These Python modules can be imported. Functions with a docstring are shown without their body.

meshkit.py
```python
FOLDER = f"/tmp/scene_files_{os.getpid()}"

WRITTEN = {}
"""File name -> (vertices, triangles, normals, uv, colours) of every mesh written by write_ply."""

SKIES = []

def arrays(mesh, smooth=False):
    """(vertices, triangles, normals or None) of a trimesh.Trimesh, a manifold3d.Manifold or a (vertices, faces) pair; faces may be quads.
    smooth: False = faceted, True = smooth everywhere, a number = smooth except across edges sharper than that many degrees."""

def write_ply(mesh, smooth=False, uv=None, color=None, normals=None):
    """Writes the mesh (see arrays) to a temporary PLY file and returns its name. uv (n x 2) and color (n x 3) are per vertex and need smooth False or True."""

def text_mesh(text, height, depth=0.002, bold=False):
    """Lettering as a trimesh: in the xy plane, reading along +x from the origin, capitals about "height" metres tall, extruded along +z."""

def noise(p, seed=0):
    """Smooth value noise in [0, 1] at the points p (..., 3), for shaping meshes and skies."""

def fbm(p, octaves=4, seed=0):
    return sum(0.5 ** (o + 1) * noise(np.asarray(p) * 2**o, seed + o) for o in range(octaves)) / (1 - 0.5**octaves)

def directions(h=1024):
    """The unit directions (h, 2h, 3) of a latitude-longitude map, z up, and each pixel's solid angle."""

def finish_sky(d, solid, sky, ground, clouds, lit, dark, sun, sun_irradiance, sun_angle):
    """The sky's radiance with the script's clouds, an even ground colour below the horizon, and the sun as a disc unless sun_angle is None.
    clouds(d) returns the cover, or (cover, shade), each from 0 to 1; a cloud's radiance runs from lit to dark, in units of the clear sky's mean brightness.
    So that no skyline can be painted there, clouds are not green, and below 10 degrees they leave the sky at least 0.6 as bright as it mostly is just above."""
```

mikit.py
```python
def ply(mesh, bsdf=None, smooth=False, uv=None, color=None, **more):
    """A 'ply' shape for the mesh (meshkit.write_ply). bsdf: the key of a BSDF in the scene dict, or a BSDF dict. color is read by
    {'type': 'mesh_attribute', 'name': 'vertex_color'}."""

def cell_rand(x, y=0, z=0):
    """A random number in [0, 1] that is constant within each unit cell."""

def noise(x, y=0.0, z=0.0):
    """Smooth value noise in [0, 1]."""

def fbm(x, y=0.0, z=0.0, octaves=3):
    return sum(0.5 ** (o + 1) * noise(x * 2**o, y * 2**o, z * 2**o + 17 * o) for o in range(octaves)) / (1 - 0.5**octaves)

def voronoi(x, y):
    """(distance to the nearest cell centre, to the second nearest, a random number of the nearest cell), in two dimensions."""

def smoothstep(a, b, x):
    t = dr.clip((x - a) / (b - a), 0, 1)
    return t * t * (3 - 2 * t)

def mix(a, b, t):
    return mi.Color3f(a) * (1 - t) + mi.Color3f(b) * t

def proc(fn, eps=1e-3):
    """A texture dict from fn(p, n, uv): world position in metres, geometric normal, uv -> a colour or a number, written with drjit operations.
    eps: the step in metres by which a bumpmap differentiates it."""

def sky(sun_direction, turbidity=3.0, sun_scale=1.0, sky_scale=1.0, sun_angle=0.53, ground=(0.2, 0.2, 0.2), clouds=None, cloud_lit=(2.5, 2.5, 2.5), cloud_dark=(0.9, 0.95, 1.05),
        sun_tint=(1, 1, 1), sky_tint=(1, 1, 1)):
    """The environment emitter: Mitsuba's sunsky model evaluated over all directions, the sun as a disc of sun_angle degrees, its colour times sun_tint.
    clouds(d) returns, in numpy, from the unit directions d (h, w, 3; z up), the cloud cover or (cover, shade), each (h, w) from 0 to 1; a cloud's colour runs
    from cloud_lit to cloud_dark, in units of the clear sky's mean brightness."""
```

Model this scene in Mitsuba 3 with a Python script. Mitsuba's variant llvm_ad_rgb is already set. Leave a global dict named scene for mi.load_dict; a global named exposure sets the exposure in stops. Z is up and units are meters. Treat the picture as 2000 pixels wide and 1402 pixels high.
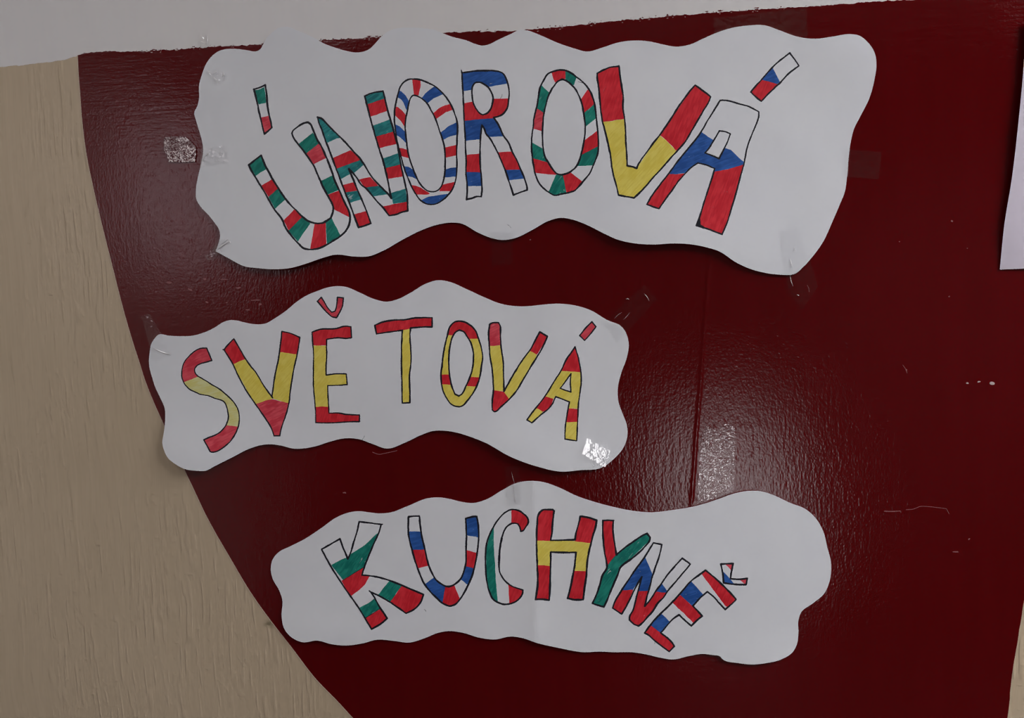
import math
import numpy as np
import drjit as dr
import mitsuba as mi
import mikit
import meshkit
import shapely
import trimesh
from scipy.spatial import Delaunay
from shapely.geometry import LineString, Point, Polygon, box

T = mi.ScalarTransform4f
noise, fbm, smoothstep, mix = mikit.noise, mikit.fbm, mikit.smoothstep, mikit.mix
scene, labels = {}, {}

# ------------------------------------------------------------------ camera
FOCAL = 1500.0                                    # in pixels of the 2000 x 1402 frame
EYE = np.array([0.0, -0.90, 1.55])
YAW, PITCH, ROLL = math.radians(-7.0), math.radians(-4.0), math.radians(2.2)
FWD = np.array([math.sin(YAW) * math.cos(PITCH), math.cos(YAW) * math.cos(PITCH), math.sin(PITCH)])
_r0 = np.cross(FWD, [0, 0, 1.0]); _r0 /= np.linalg.norm(_r0)
_u0 = np.cross(_r0, FWD)
UP = _u0 * math.cos(ROLL) + _r0 * math.sin(ROLL)
RIGHT = np.cross(FWD, UP)
scene['camera'] = {
    'type': 'perspective', 'fov': math.degrees(2 * math.atan(1000 / FOCAL)), 'fov_axis': 'x', 'near_clip': 0.01, 'far_clip': 50,
    'to_world': T().look_at(origin=EYE.tolist(), target=(EYE + FWD).tolist(), up=UP.tolist())}
exposure = 0.0

# ------------------------------------------------------------------ the lights' strengths (their builders are below)
LAMP_R, LAMP_L = (42.8, 43.9, 45.0), (11.4, 11.7, 12.0)   # ceiling lamps, radiance
PANE = (8.0, 7.7, 7.9)                         # daylight in the window behind the camera
SHEEN_GLOW = (1.50, 1.28, 1.40)                       # added panel at the left, gives the maroon its soft sheen
X0, X1, Y0, Z1 = -1.9, 2.5, -3.3, 2.8             # the room


# ------------------------------------------------------------------ pixels of the traced outlines -> points on the wall plane
def on_wall(px, h):
    """Points (n, 3) at height h (metres) in front of the wall plane y = 0, along the sight lines of the pixels px (n, 2)."""
    px = np.asarray(px, float)
    d = FWD * FOCAL + (px[:, :1] - 1000) * RIGHT - (px[:, 1:] - 701) * UP
    t = (-np.broadcast_to(h, len(px)) - EYE[1]) / d[:, 1]
    return EYE + d * t[:, None]


def w2(x, y):
    p = on_wall([(x, y)], 0.0)[0]
    return float(p[0]), float(p[2])


# ------------------------------------------------------------------ materials
def two(b):
    return {'type': 'twosided', 'bsdf': b}


def rgb(*c):
    return {'type': 'rgb', 'value': list(c)}


def plain(c, rough=0.6, spec=0.3, metallic=0.0):
    return two({'type': 'principled', 'base_color': rgb(*c), 'roughness': rough, 'specular': spec, 'metallic': metallic})


# maroon gloss enamel
SEAM = [w2(1386, 500), w2(1350, 985)]
SX, SZ = SEAM[0]
SK = (SEAM[1][0] - SEAM[0][0]) / (SEAM[1][1] - SEAM[0][1])


def maroon_color(p, n, uv):
    v = fbm(p.x * 7, p.z * 7, 3.1, 3)
    s = fbm(p.x * 60, p.z * 9, 1.0, 2)
    c = mix((0.086, 0.0006, 0.0012), (0.110, 0.0010, 0.0024), 0.6 * v + 0.4 * s)
    speck = smoothstep(0.955, 0.975, noise(p.x * 230, p.z * 300, 7.7)) * smoothstep(0.5, 0.7, noise(p.x * 11, p.z * 11, 4.2))
    return mix(c, (0.15, 0.04, 0.05), 0.6 * speck)


def maroon_bump(p, n, uv):
    area = smoothstep(0.35, 0.65, noise(p.x * 5.5, p.z * 5.5, 9.3))
    horiz = fbm(p.x * 60, p.z * 480, 2.0, 2)
    vert = fbm(p.x * 470, p.z * 105, 5.0, 2)
    peel = fbm(p.x * 640, p.z * 460, 8.0, 2)
    wave = fbm(p.x * 26, p.z * 20, 3.0, 2)
    d = p.x - (SX + SK * (p.z - SZ)) + 0.002 * (noise(p.z * 40, 0.5, 0.5) - 0.5)
    ridge = dr.exp(-dr.square(d / 0.0022)) + 0.9 * smoothstep(-0.022, 0.004, d) * (1 - smoothstep(0.004, 0.03, d)) * 0.5
    brush = dr.select(p.z > 1.62, dr.lerp(vert, horiz, area), dr.lerp(horiz, vert, 0.55 + 0.45 * area))
    seam = smoothstep(SEAM[1][1] - 0.01, SEAM[1][1] + 0.01, p.z) * smoothstep(SEAM[0][1] + 0.03, SEAM[0][1] - 0.03, p.z)
    drip = smoothstep(0.72, 0.95, noise(p.x * 420, p.z * 200, 21.0)) * smoothstep(0.4, 0.7, noise(p.x * 16, p.z * 16, 23.0))
    return 0.24 * brush + 0.24 * peel + 0.30 * wave + 0.9 * ridge * seam + 0.13 * drip


scene['maroon_enamel'] = two({'type': 'bumpmap', 'bump': mikit.proc(maroon_bump, eps=5e-4), 'scale': 0.00040,
                              'bsdf': {'type': 'roughplastic', 'distribution': 'beckmann', 'alpha': 0.040, 'int_ior': 1.5, 'nonlinear': False, 'diffuse_reflectance': mikit.proc(maroon_color)}})


def beige_color(p, n, uv):
    v = fbm(p.x * 5, p.z * 4, 1.5, 3)
    s = fbm(p.x * 380 + 5 * noise(p.z * 14, p.x * 9, 1.0), p.z * 16, 2.5, 2)
    c = mix((0.475, 0.366, 0.246), (0.600, 0.472, 0.336), 0.5 * v + 0.5 * s)
    sx, sz = STAIN
    st = dr.exp(-dr.square((p.x - sx) / 0.007) - dr.square((p.z - sz) / 0.0045)) * (0.5 + noise(p.x * 400, p.z * 400, 1.0))
    return mix(c, (0.16, 0.13, 0.07), dr.minimum(0.75 * st, 0.8))


STAIN = w2(527, 1219)


def beige_bump(p, n, uv):
    wob = 0.004 * noise(p.x * 24, p.z * 22, 1.0) + 0.006 * noise(p.z * 8, p.x * 3, 2.0)
    x = p.x + wob
    dense = smoothstep(0.3, 0.75, noise(p.x * 6 + 1.7, p.z * 3, 13.0))
    fine = fbm(x * 420, p.z * 14, 2.0, 2)
    bold = smoothstep(0.62, 0.9, noise(x * 320, p.z * 34, 6.0)) * (0.25 + 0.75 * dense)
    blob = smoothstep(0.86, 0.97, noise(p.x * 330, p.z * 210, 11.0))
    return 0.34 * fine + 0.55 * bold + 0.30 * blob


scene['beige_paint'] = two({'type': 'bumpmap', 'bump': mikit.proc(beige_bump, eps=4e-4), 'scale': 0.00085,
                            'bsdf': {'type': 'principled', 'base_color': mikit.proc(beige_color), 'roughness': 0.33, 'specular': 0.5}})


def white_color(p, n, uv):
    v = fbm(p.x * 6, p.z * 6, 6.5, 3)
    s = fbm(p.x * 180, p.z * 22, 3.5, 2)
    c = mix((0.725, 0.695, 0.710), (0.785, 0.750, 0.725), 0.65 * v + 0.35 * s)
    return c


def white_bump(p, n, uv):
    return 0.6 * fbm(p.x * 260, p.z * 90, 2.0, 2) + 0.6 * fbm(p.x * 60, p.z * 40, 4.0, 2)


scene['white_paint'] = two({'type': 'bumpmap', 'bump': mikit.proc(white_bump, eps=5e-4), 'scale': 0.00022,
                            'bsdf': {'type': 'principled', 'base_color': mikit.proc(white_color), 'roughness': 0.5, 'specular': 0.35}})
scene['edge_highlight'] = plain((0.56, 0.44, 0.34), 0.4)
scene['chip_paint'] = plain((0.50, 0.40, 0.38), 0.6)
scene['dull_chip'] = plain((0.26, 0.10, 0.105), 0.5)


def paper_color(p, n, uv):
    v = fbm(p.x * 9, p.z * 9, 14.5, 3)
    s = noise(p.x * 35, p.z * 35, 2.0)
    return mix((0.735, 0.735, 0.775), (0.785, 0.785, 0.805), 0.6 * v + 0.4 * s)


scene['paper'] = two({'type': 'principled', 'base_color': mikit.proc(paper_color), 'roughness': 0.75, 'specular': 0.15})
scene['pink_paper'] = two({'type': 'principled', 'base_color': rgb(0.63, 0.565, 0.645), 'roughness': 0.75, 'specular': 0.15})


def marker(deep, light, ang, gap):
    """Felt-tip colour laid down in strokes: darker overlaps, thin places where the paper shows."""
    ca, sa = math.cos(ang), math.sin(ang)

    def fn(p, n, uv):
        a, b = p.x * ca + p.z * sa, p.z * ca - p.x * sa
        s = fbm(a * 110, b * 750, 3.0, 2)
        v = fbm(p.x * 130, p.z * 130, 8.0, 2)
        c = mix(deep, light, smoothstep(0.25, 0.8, 0.55 * s + 0.45 * v))
        miss = smoothstep(gap, gap + 0.06, noise(a * 190, b * 900, 5.0)) * smoothstep(0.45, 0.7, noise(p.x * 90, p.z * 90, 2.0))
        return mix(c, (0.70, 0.72, 0.74), 0.55 * miss)
    return two({'type': 'principled', 'base_color': mikit.proc(fn), 'roughness': 0.55, 'specular': 0.25})


scene['ink_red'] = marker((0.57, 0.012, 0.024), (0.73, 0.032, 0.048), 1.2, 0.955)
scene['ink_rose'] = marker((0.58, 0.035, 0.06), (0.76, 0.095, 0.125), 0.4, 0.93)
scene['ink_green'] = marker((0.003, 0.150, 0.120), (0.016, 0.260, 0.195), 0.9, 0.90)
scene['ink_teal'] = marker((0.010, 0.150, 0.165), (0.035, 0.295, 0.290), 0.5, 0.86)
scene['ink_blue'] = marker((0.014, 0.070, 0.280), (0.034, 0.125, 0.430), 0.3, 0.93)
scene['ink_yellow'] = marker((0.74, 0.59, 0.085), (0.84, 0.70, 0.150), 0.8, 0.96)
scene['ink_pale'] = marker((0.66, 0.60, 0.20), (0.72, 0.70, 0.36), 0.2, 0.96)
scene['ink_black'] = plain((0.010, 0.010, 0.016), 0.5, 0.25)
scene['ink_pencil'] = plain((0.20, 0.20, 0.21), 0.6)


def residue_glint_color(p, n, uv):  # whitish speckle paints the glints of the crumpled tape into the colour
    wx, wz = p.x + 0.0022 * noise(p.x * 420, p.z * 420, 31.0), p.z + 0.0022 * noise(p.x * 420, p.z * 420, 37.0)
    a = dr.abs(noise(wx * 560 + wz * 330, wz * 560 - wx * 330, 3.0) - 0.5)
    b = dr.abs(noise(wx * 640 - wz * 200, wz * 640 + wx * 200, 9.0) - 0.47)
    glint_area = smoothstep(0.42, 0.5, noise(p.x * 60, p.z * 330, 1.0))
    m = dr.maximum(smoothstep(0.13, 0.05, a), smoothstep(0.10, 0.04, b)) * (0.35 + 0.65 * glint_area)
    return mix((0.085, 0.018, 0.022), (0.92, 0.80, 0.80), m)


scene['residue_glints'] = two({'type': 'principled', 'base_color': mikit.proc(residue_glint_color), 'roughness': 0.25, 'specular': 0.5})
scene['tape_glint'] = plain((0.92, 0.92, 0.92), 0.38, 0.5, 0.9)  # pale metallic look that draws the glints on the tape
scene['clear_tape'] = {'type': 'thindielectric', 'int_ior': 1.52, 'ext_ior': 1.0}
scene['matt_tape'] = {'type': 'thindielectric', 'int_ior': 1.36, 'ext_ior': 1.0}
scene['floor_lino'] = plain((0.035, 0.028, 0.026), 0.6)
scene['room_white'] = plain((0.70, 0.68, 0.66), 0.8)
scene['room_dark'] = plain((0.10, 0.085, 0.08), 0.8)
scene['lamp_metal'] = plain((0.6, 0.6, 0.6), 0.4, 0.5)
scene['frame_white'] = plain((0.7, 0.7, 0.68), 0.4)
scene['lamp_cover'] = plain((0.8, 0.8, 0.8), 0.5)


# ------------------------------------------------------------------ helpers
def numbered(key):
    if not any(k == key or k.startswith(key + '__') for k in scene):
        return key
    i = 1
    while any(k == f'{key}_{i:03d}' or k.startswith(f'{key}_{i:03d}__') for k in scene):
        i += 1
    return f'{key}_{i:03d}'


def obj(name, mesh, mat, parent=None, smooth=False, label=None, **more):
    key = numbered(f'{parent}__{name}' if parent else name)
    scene[key] = mikit.ply(mesh, mat, smooth=smooth, **more)
    if label:
        labels[key] = {'label': label}
    return key


def boxes(*bs):
    out = []
    for (x0, y0, z0, x1, y1, z1) in bs:
        b = trimesh.creation.box((x1 - x0, y1 - y0, z1 - z0))
        b.apply_translation(((x0 + x1) / 2, (y0 + y1) / 2, (z0 + z1) / 2))
        out.append(b)
    return trimesh.util.concatenate(out)


def crop(x0, y0, s):
    return lambda *pts: [(x0 + a / s, y0 + b / s) for a, b in pts]


def spline(pts, closed=True, corner=38, step=2.0):
    """A curve through the points, rounded at gentle bends and sharp at corners."""
    p = np.asarray(pts, float)
    keep = [0] + [i for i in range(1, len(p)) if np.linalg.norm(p[i] - p[i - 1]) > 0.15]
    p = p[keep]
    if closed and np.linalg.norm(p[0] - p[-1]) < 0.15:
        p = p[:-1]
    n = len(p)
    idx = (lambda i: i % n) if closed else (lambda i: min(max(i, 0), n - 1))
    tang = np.zeros_like(p)
    sharp = np.zeros(n, bool)
    for i in range(n):
        a, b = p[i] - p[idx(i - 1)], p[idx(i + 1)] - p[i]
        la, lb = np.linalg.norm(a), np.linalg.norm(b)
        if la < 1e-9 or lb < 1e-9:
            sharp[i] = True
            continue
        sharp[i] = math.degrees(math.acos(np.clip(a @ b / la / lb, -1, 1))) > corner
        t = a / la * lb + b / lb * la
        tang[i] = t / max(np.linalg.norm(t), 1e-9)
    out = []
    for i in range(n if closed else n - 1):
        j = idx(i + 1)
        L = np.linalg.norm(p[j] - p[i])
        chord = (p[j] - p[i])
        m0 = chord if sharp[i] else tang[i] * L
        m1 = chord if sharp[j] else tang[j] * L
        k = max(2, int(math.ceil(L / step)))
        for t in np.arange(k) / k:
            out.append((2 * t**3 - 3 * t**2 + 1) * p[i] + (t**3 - 2 * t**2 + t) * m0 + (-2 * t**3 + 3 * t**2) * p[j] + (t**3 - t**2) * m1)
    if not closed:
        out.append(p[-1])
    return np.array(out)


def polys(g):
    if g.is_empty:
        return []
    return [q for q in getattr(g, 'geoms', [g]) if q.geom_type == 'Polygon' and q.area > 0.3]


def tri_earcut(g, size):
    vs, fs, at = [], [], 0
    for q in polys(g):
        v, f = trimesh.creation.triangulate_polygon(q, engine='earcut')
        v, f = trimesh.remesh.subdivide_to_size(np.c_[v, np.zeros(len(v))], f, size, max_iter=12)
        vs.append(v[:, :2]); fs.append(f + at); at += len(v)
    v, f = np.vstack(vs), np.vstack(fs)
    m = trimesh.Trimesh(np.c_[v, np.zeros(len(v))], f, process=True)
    return np.array(m.vertices)[:, :2], np.array(m.faces)


def tri_grid(poly, size, edge=None, area=None):
    """Triangles of a polygon with even inner points (so that it can bend)."""
    edge = edge or size * 0.5
    pts = []
    for ring in [poly.exterior, *poly.interiors]:
        L = ring.length
        k = max(8, int(L / edge))
        c = np.array(ring.coords)[:-1]
        dist = np.unique(np.round(np.r_[np.arange(k) * L / k, [ring.project(Point(q)) for q in c] if len(c) < 60 else []], 6))
        pts.append(np.array([ring.interpolate(t).coords[0] for t in dist if t < L - 1e-7]))
    x0, y0, x1, y1 = (area or poly).bounds
    gx, gy = np.meshgrid(np.arange(x0, x1, size), np.arange(y0, y1, size))
    gx = gx + (np.arange(gx.shape[0]) % 2)[:, None] * size / 2
    g = np.c_[gx.ravel(), gy.ravel()]
    inner = poly.buffer(-size * 0.45)
    g = g[shapely.contains_xy(inner, g[:, 0], g[:, 1])]
    v = np.vstack(pts + [g])
    f = Delaunay(v).simplices
    c = v[f].mean(1)
    f = f[shapely.contains_xy(poly, c[:, 0], c[:, 1])]
    return v, f


def border(f):
    e = np.vstack([f[:, [0, 1]], f[:, [1, 2]], f[:, [2, 0]]])
    s = np.sort(e, 1)
    _, inv, cnt = np.unique(s, axis=0, return_inverse=True, return_counts=True)
    return e[cnt[inv.ravel()] == 1]


def solid(front, back, f):
    """Front and back vertices (n, 3) with the same triangles f, joined round the border; the front faces -y."""
    nrm = np.cross(front[f[:, 1]] - front[f[:, 0]], front[f[:, 2]] - front[f[:, 0]])
    f = f.copy()
    flip = nrm[:, 1] > 0
    f[flip] = f[flip][:, ::-1]
    b, n = border(f), len(front)
    sides = np.vstack([np.c_[b[:, 1], b[:, 0], b[:, 0] + n], np.c_[b[:, 1], b[:, 0] + n, b[:, 1] + n]])
    return trimesh.Trimesh(np.vstack([front, back]), np.vstack([f, f[:, ::-1] + n, sides]), process=False)


def film(front, f):
    nrm = np.cross(front[f[:, 1]] - front[f[:, 0]], front[f[:, 2]] - front[f[:, 0]])
    f = f.copy()
    flip = nrm[:, 1] > 0
    f[flip] = f[flip][:, ::-1]
    return trimesh.Trimesh(front, f, process=False)


def n2(a, b, seed=0):
    """Noise in [-1, 1] at arrays of pixel coordinates."""
    return 2 * meshkit.noise(np.stack([np.asarray(a, float), np.asarray(b, float), np.zeros(np.shape(a))], -1), seed) - 1


# ------------------------------------------------------------------ the wall
def wave(x, z):
    """The plaster's unevenness, in metres towards the room."""
    fade = np.clip((1.15 - np.abs(x)) / 0.25, 0, 1) * np.clip((z - 0.75) / 0.2, 0, 1) * np.clip((2.35 - z) / 0.2, 0, 1)
    q = np.stack([x * 7.0, z * 5.0, np.zeros_like(x)], -1)
    return fade * 0.0016 * (meshkit.fbm(q, 2, seed=5) - 0.5)


def wall_points(v, lift):
    """World points of wall coordinates v (x, z)."""
    return np.c_[v[:, 0], -wave(v[:, 0], v[:, 1]) - lift, v[:, 1]]


gx = np.r_[X0, np.arange(-1.25, 1.2501, 0.01), X1]
gz = np.r_[0.0, np.arange(0.65, 2.4501, 0.01), Z1]
GX, GZ = np.meshgrid(gx, gz)
v = np.c_[GX.ravel(), GZ.ravel()]
i, j = np.meshgrid(np.arange(len(gz) - 1), np.arange(len(gx) - 1), indexing='ij')
a = (i * len(gx) + j).ravel()
f = np.vstack([np.c_[a, a + 1, a + len(gx) + 1], np.c_[a, a + len(gx) + 1, a + len(gx)]])
obj('wall_back', solid(wall_points(v, 0.0), np.c_[v[:, 0], np.full(len(v), 0.12), v[:, 1]], f), 'beige_paint', smooth=40)
labels['wall_back'] = {'kind': 'structure', 'label': 'painted wall with a beige lower part, a white upper part and a maroon gloss field'}

TOP = spline([(152, 108), (172, 103.5), (260, 101), (330, 98), (400, 93), (450, 90.5), (505, 88), (560, 84), (632, 79), (700, 75.5), (745, 72), (865, 64.5), (935, 62), (1000, 61), (1060, 56),
              (1110, 51), (1180, 43.5), (1300, 32.5), (1400, 25), (1500, 18), (1600, 11.5), (1700, 4.5), (1780, 0), (1920, -10), (2100, -22)], closed=False, step=1.2)
s = np.arange(len(TOP)) * 1.0
jag = 0.9 * n2(s / 3.0, s * 0, 1) + 0.9 * n2(s / 9.0, s * 0, 2) + 1.6 * np.maximum(n2(s / 4.0, s * 0, 3) - 0.35, 0) * (n2(s / 90.0, s * 0, 4) > -0.2) * 2
TOPJ = TOP + np.c_[0 * s, -jag]
LEFT = spline([(152, 108), (153.5, 140), (156, 175), (162, 250), (171, 312), (180, 355), (190, 400), (205, 462), (222, 530), (243, 612), (260, 670), (271, 704), (284, 745), (299, 783), (321, 832),
               (359, 915), (376, 951), (404, 1010), (447, 1086), (494, 1164), (530, 1214), (569, 1264), (616, 1325), (662, 1372.5), (689, 1402), (760, 1470), (900, 1570), (1150, 1690),
               (1400, 1740), (1620, 1735), (1800, 1680), (1900, 1600), (1940, 1520), (1968, 1400), (1977, 1310), (1988, 1244), (2000, 1166), (2035, 950), (2060, 600), (2075, 250), (2100, -22)],
              closed=False, step=4)
s = np.arange(len(LEFT)) * 4.0
LEFTJ = LEFT + 0.5 * np.c_[n2(s / 14, s * 0, 6), n2(s / 17, s * 0, 7)]
ring = np.vstack([TOPJ, LEFTJ[::-1]])
to2 = lambda px: on_wall(px, 0.0)[:, [0, 2]]
maroon = Polygon(to2(ring)).buffer(0)
v, f = tri_grid(maroon, 0.009, 0.0011)
obj('maroon_field', solid(wall_points(v, 0.00045), wall_points(v, 0.0), f), 'maroon_enamel', 'wall_back', smooth=40, label='glossy maroon painted field with a curved left edge')

# white paint of the wall's upper part: its lower edge follows the maroon field and runs on to both sides
wl = spline([(-900, 170), (-400, 158), (-150, 142), (0, 131.5), (50, 126), (100, 121), (150, 111)], closed=False, step=3)
wl = wl + np.c_[0 * wl[:, 0], 1.2 * n2(wl[:, 0] / 9, 0 * wl[:, 0], 8) + 0.6 * n2(wl[:, 0] / 2.5, 0 * wl[:, 0], 9)]
s = np.arange(len(TOP)) * 1.0
low = TOP + np.c_[0 * s, 1.5 + 0.0 * s]
edge = to2(np.vstack([wl, low]))
edge = edge[(edge[:, 0] > X0 + 0.02) & (edge[:, 0] < X1 - 0.02)]
white = Polygon(np.vstack([[(X0, edge[0, 1])], edge, [(X1, edge[-1, 1]), (X1, Z1), (X0, Z1)]])).buffer(0)
v, f = tri_grid(white, 0.012, 0.003, area=box(-1.3, 1.5, 1.3, 2.5))
obj('white_band', solid(wall_points(v, 0.00022), wall_points(v, -0.0002), f), 'white_paint', 'wall_back', smooth=40, label='off-white upper part of the wall')

# flecks of maroon in the white above the ragged edge and of white in the maroon below it
rng = np.random.default_rng(11)


def blob(c, r, seed, stretch=1.0, ang=0.0, k=9):
    g = np.random.default_rng(seed)
    t = np.arange(k) / k * 2 * math.pi
    rr = r * (0.65 + 0.6 * g.random(k))
    q = np.c_[rr * np.cos(t) * stretch, rr * np.sin(t)]
    ca, sa = math.cos(ang), math.sin(ang)
    return Polygon(q @ np.array([[ca, sa], [-sa, ca]]) + c).buffer(0)


def fleck_mesh(shapes, lift):
    g = shapely.union_all(shapes)
    v, f = tri_earcut(g, 12)
    w = to2(v)
    return solid(wall_points(w, lift), wall_points(w, 0.0), f)


dark, light = [], []
for k in range(150):
    i = int(rng.integers(5, len(TOP) - 400))
    c = TOP[i]
    if n2(np.array([c[0] / 60]), np.array([0.0]), 21)[0] < -0.45:
        continue
    dark.append(blob(c + (0, -0.8 - 3.6 * rng.random() ** 2), 0.35 + 0.7 * rng.random() ** 2, 100 + k, 1.2 + 4.5 * rng.random() ** 2, -0.07))
    if k % 2:
        light.append(blob(c + (0, 1.5 + 3.5 * rng.random() ** 2), 0.35 + 0.6 * rng.random(), 400 + k, 1 + 2.5 * rng.random(), -0.07))
obj('maroon_flecks', fleck_mesh(dark, 0.0006), 'maroon_enamel', 'wall_back')
labels['wall_back__maroon_flecks'] = {'kind': 'stuff', 'label': 'maroon paint flecks along the ragged upper edge'}
obj('white_flecks', fleck_mesh(light, 0.0007), 'chip_paint', 'wall_back')
labels['wall_back__white_flecks'] = {'kind': 'stuff', 'label': 'white paint flecks along the ragged upper edge'}
LN = LineString(LEFT[:int(len(LEFT) * 0.46)])
obj('edge_line', fleck_mesh([LN.buffer(0.75, cap_style='flat')], 0.0006), 'edge_highlight', 'wall_back', label='thin pale highlight painted along the curved left edge of the maroon field')  # pale strip colours in the light that the paint edge catches
for c, r, st, an in [((1889, 748), 2.1, 1.3, 0.3), ((1911, 745.5), 1.6, 2.6, -0.1), ((1937, 748), 4.0, 1.2, 0.0), ((1770, 722), 1.2, 2.0, 0.9), ((1853, 579), 1.3, 1.4, 0), ((1892, 1052), 1.3, 1.8, -0.4),
                     ((1866, 1077), 1.2, 5.0, -0.05), ((1756, 472), 1.2, 1.2, 0), ((1858, 432), 1.8, 1.3, 0.2), ((1888, 485), 1.1, 1.2, 0.2), ((392, 497), 1.3, 1.4, 0.2), ((411, 503), 2.0, 1.6, 0.9),
                     ((1036, 468), 1.5, 1.2, 0), ((1570, 983), 1.4, 1.2, 0), ((1581, 984), 1.2, 1.2, 0), ((1590, 1005), 1.9, 1.1, 0), ((331, 552), 3.0, 1.8, 0.3), ((372, 566), 2.0, 2.6, 0.5),
                     ((404, 590), 1.7, 2.0, 0.5), ((400, 545), 2.2, 1.6, 0.3), ((466, 562), 2.0, 2.4, 0.0), ((500, 586), 1.6, 6.0, -0.05), ((508, 594), 2.0, 1.8, 0), ((484, 605), 1.2, 4.5, 0.0),
                     ((438, 546), 1.2, 6, 0.0), ((673, 962), 1.5, 2.4, 0.1), ((443, 591), 1.5, 1.5, 0)]:
    obj('paint_chip', fleck_mesh([blob(c, r, int(c[0] * 7 + c[1]), st, an)], 0.0009), 'chip_paint' if c in ((1889, 748), (1911, 745.5), (1937, 748)) else 'dull_chip', 'wall_back')
for pts, w in [([(1727, 998), (1742, 998.5), (1758, 997.5)], 0.8), ([(1769, 995), (1783, 994), (1798, 988.5), (1812, 989), (1848, 993), (1853, 1003)], 0.45),
               ([(1576, 557), (1579, 562), (1580, 570)], 0.5), ([(1763, 713), (1768, 720), (1771, 728)], 0.5), ([(728, 883), (740, 887), (752, 885), (775, 880)], 0.6)]:
    obj('scratch', fleck_mesh([LineString(spline(pts, closed=False)).buffer(w)], 0.0008), 'dull_chip', 'wall_back')

# ------------------------------------------------------------------ the rest of the room, behind and beside the camera
obj('floor', boxes((X0 - .1, Y0 - .1, -0.1, X1 + .1, 0.12, 0)), 'floor_lino')
obj('ceiling', boxes((X0 - .1, Y0 - .1, Z1, X1 + .1, 0.12, Z1 + 0.1)), 'room_white')
obj('wall_left', boxes((X0 - 0.1, Y0 - .1, 0, X0, 0, Z1)), 'room_white')
obj('wall_right', boxes((X1, Y0 - .1, 0, X1 + 0.1, 0, Z1)), 'room_dark')


def mirror_at(px, py, y=Y0):
    """Where the sight line of a pixel, mirrored in the wall, meets the plane y."""
    h = on_wall([(px, py)], 0.0)[0]
    d = h - EYE
    t = y / -d[1]
    return h[0] + d[0] * t, h[2] + d[2] * t


def side_mirror(px, py):
    """Where the mirrored sight line of a pixel meets the left wall: (y, z)."""
    h = on_wall([(px, py)], 0.0)[0]
    d = h - EYE
    t = (X0 - h[0]) / d[0]
    return -d[1] * t, h[2] + d[2] * t


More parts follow.
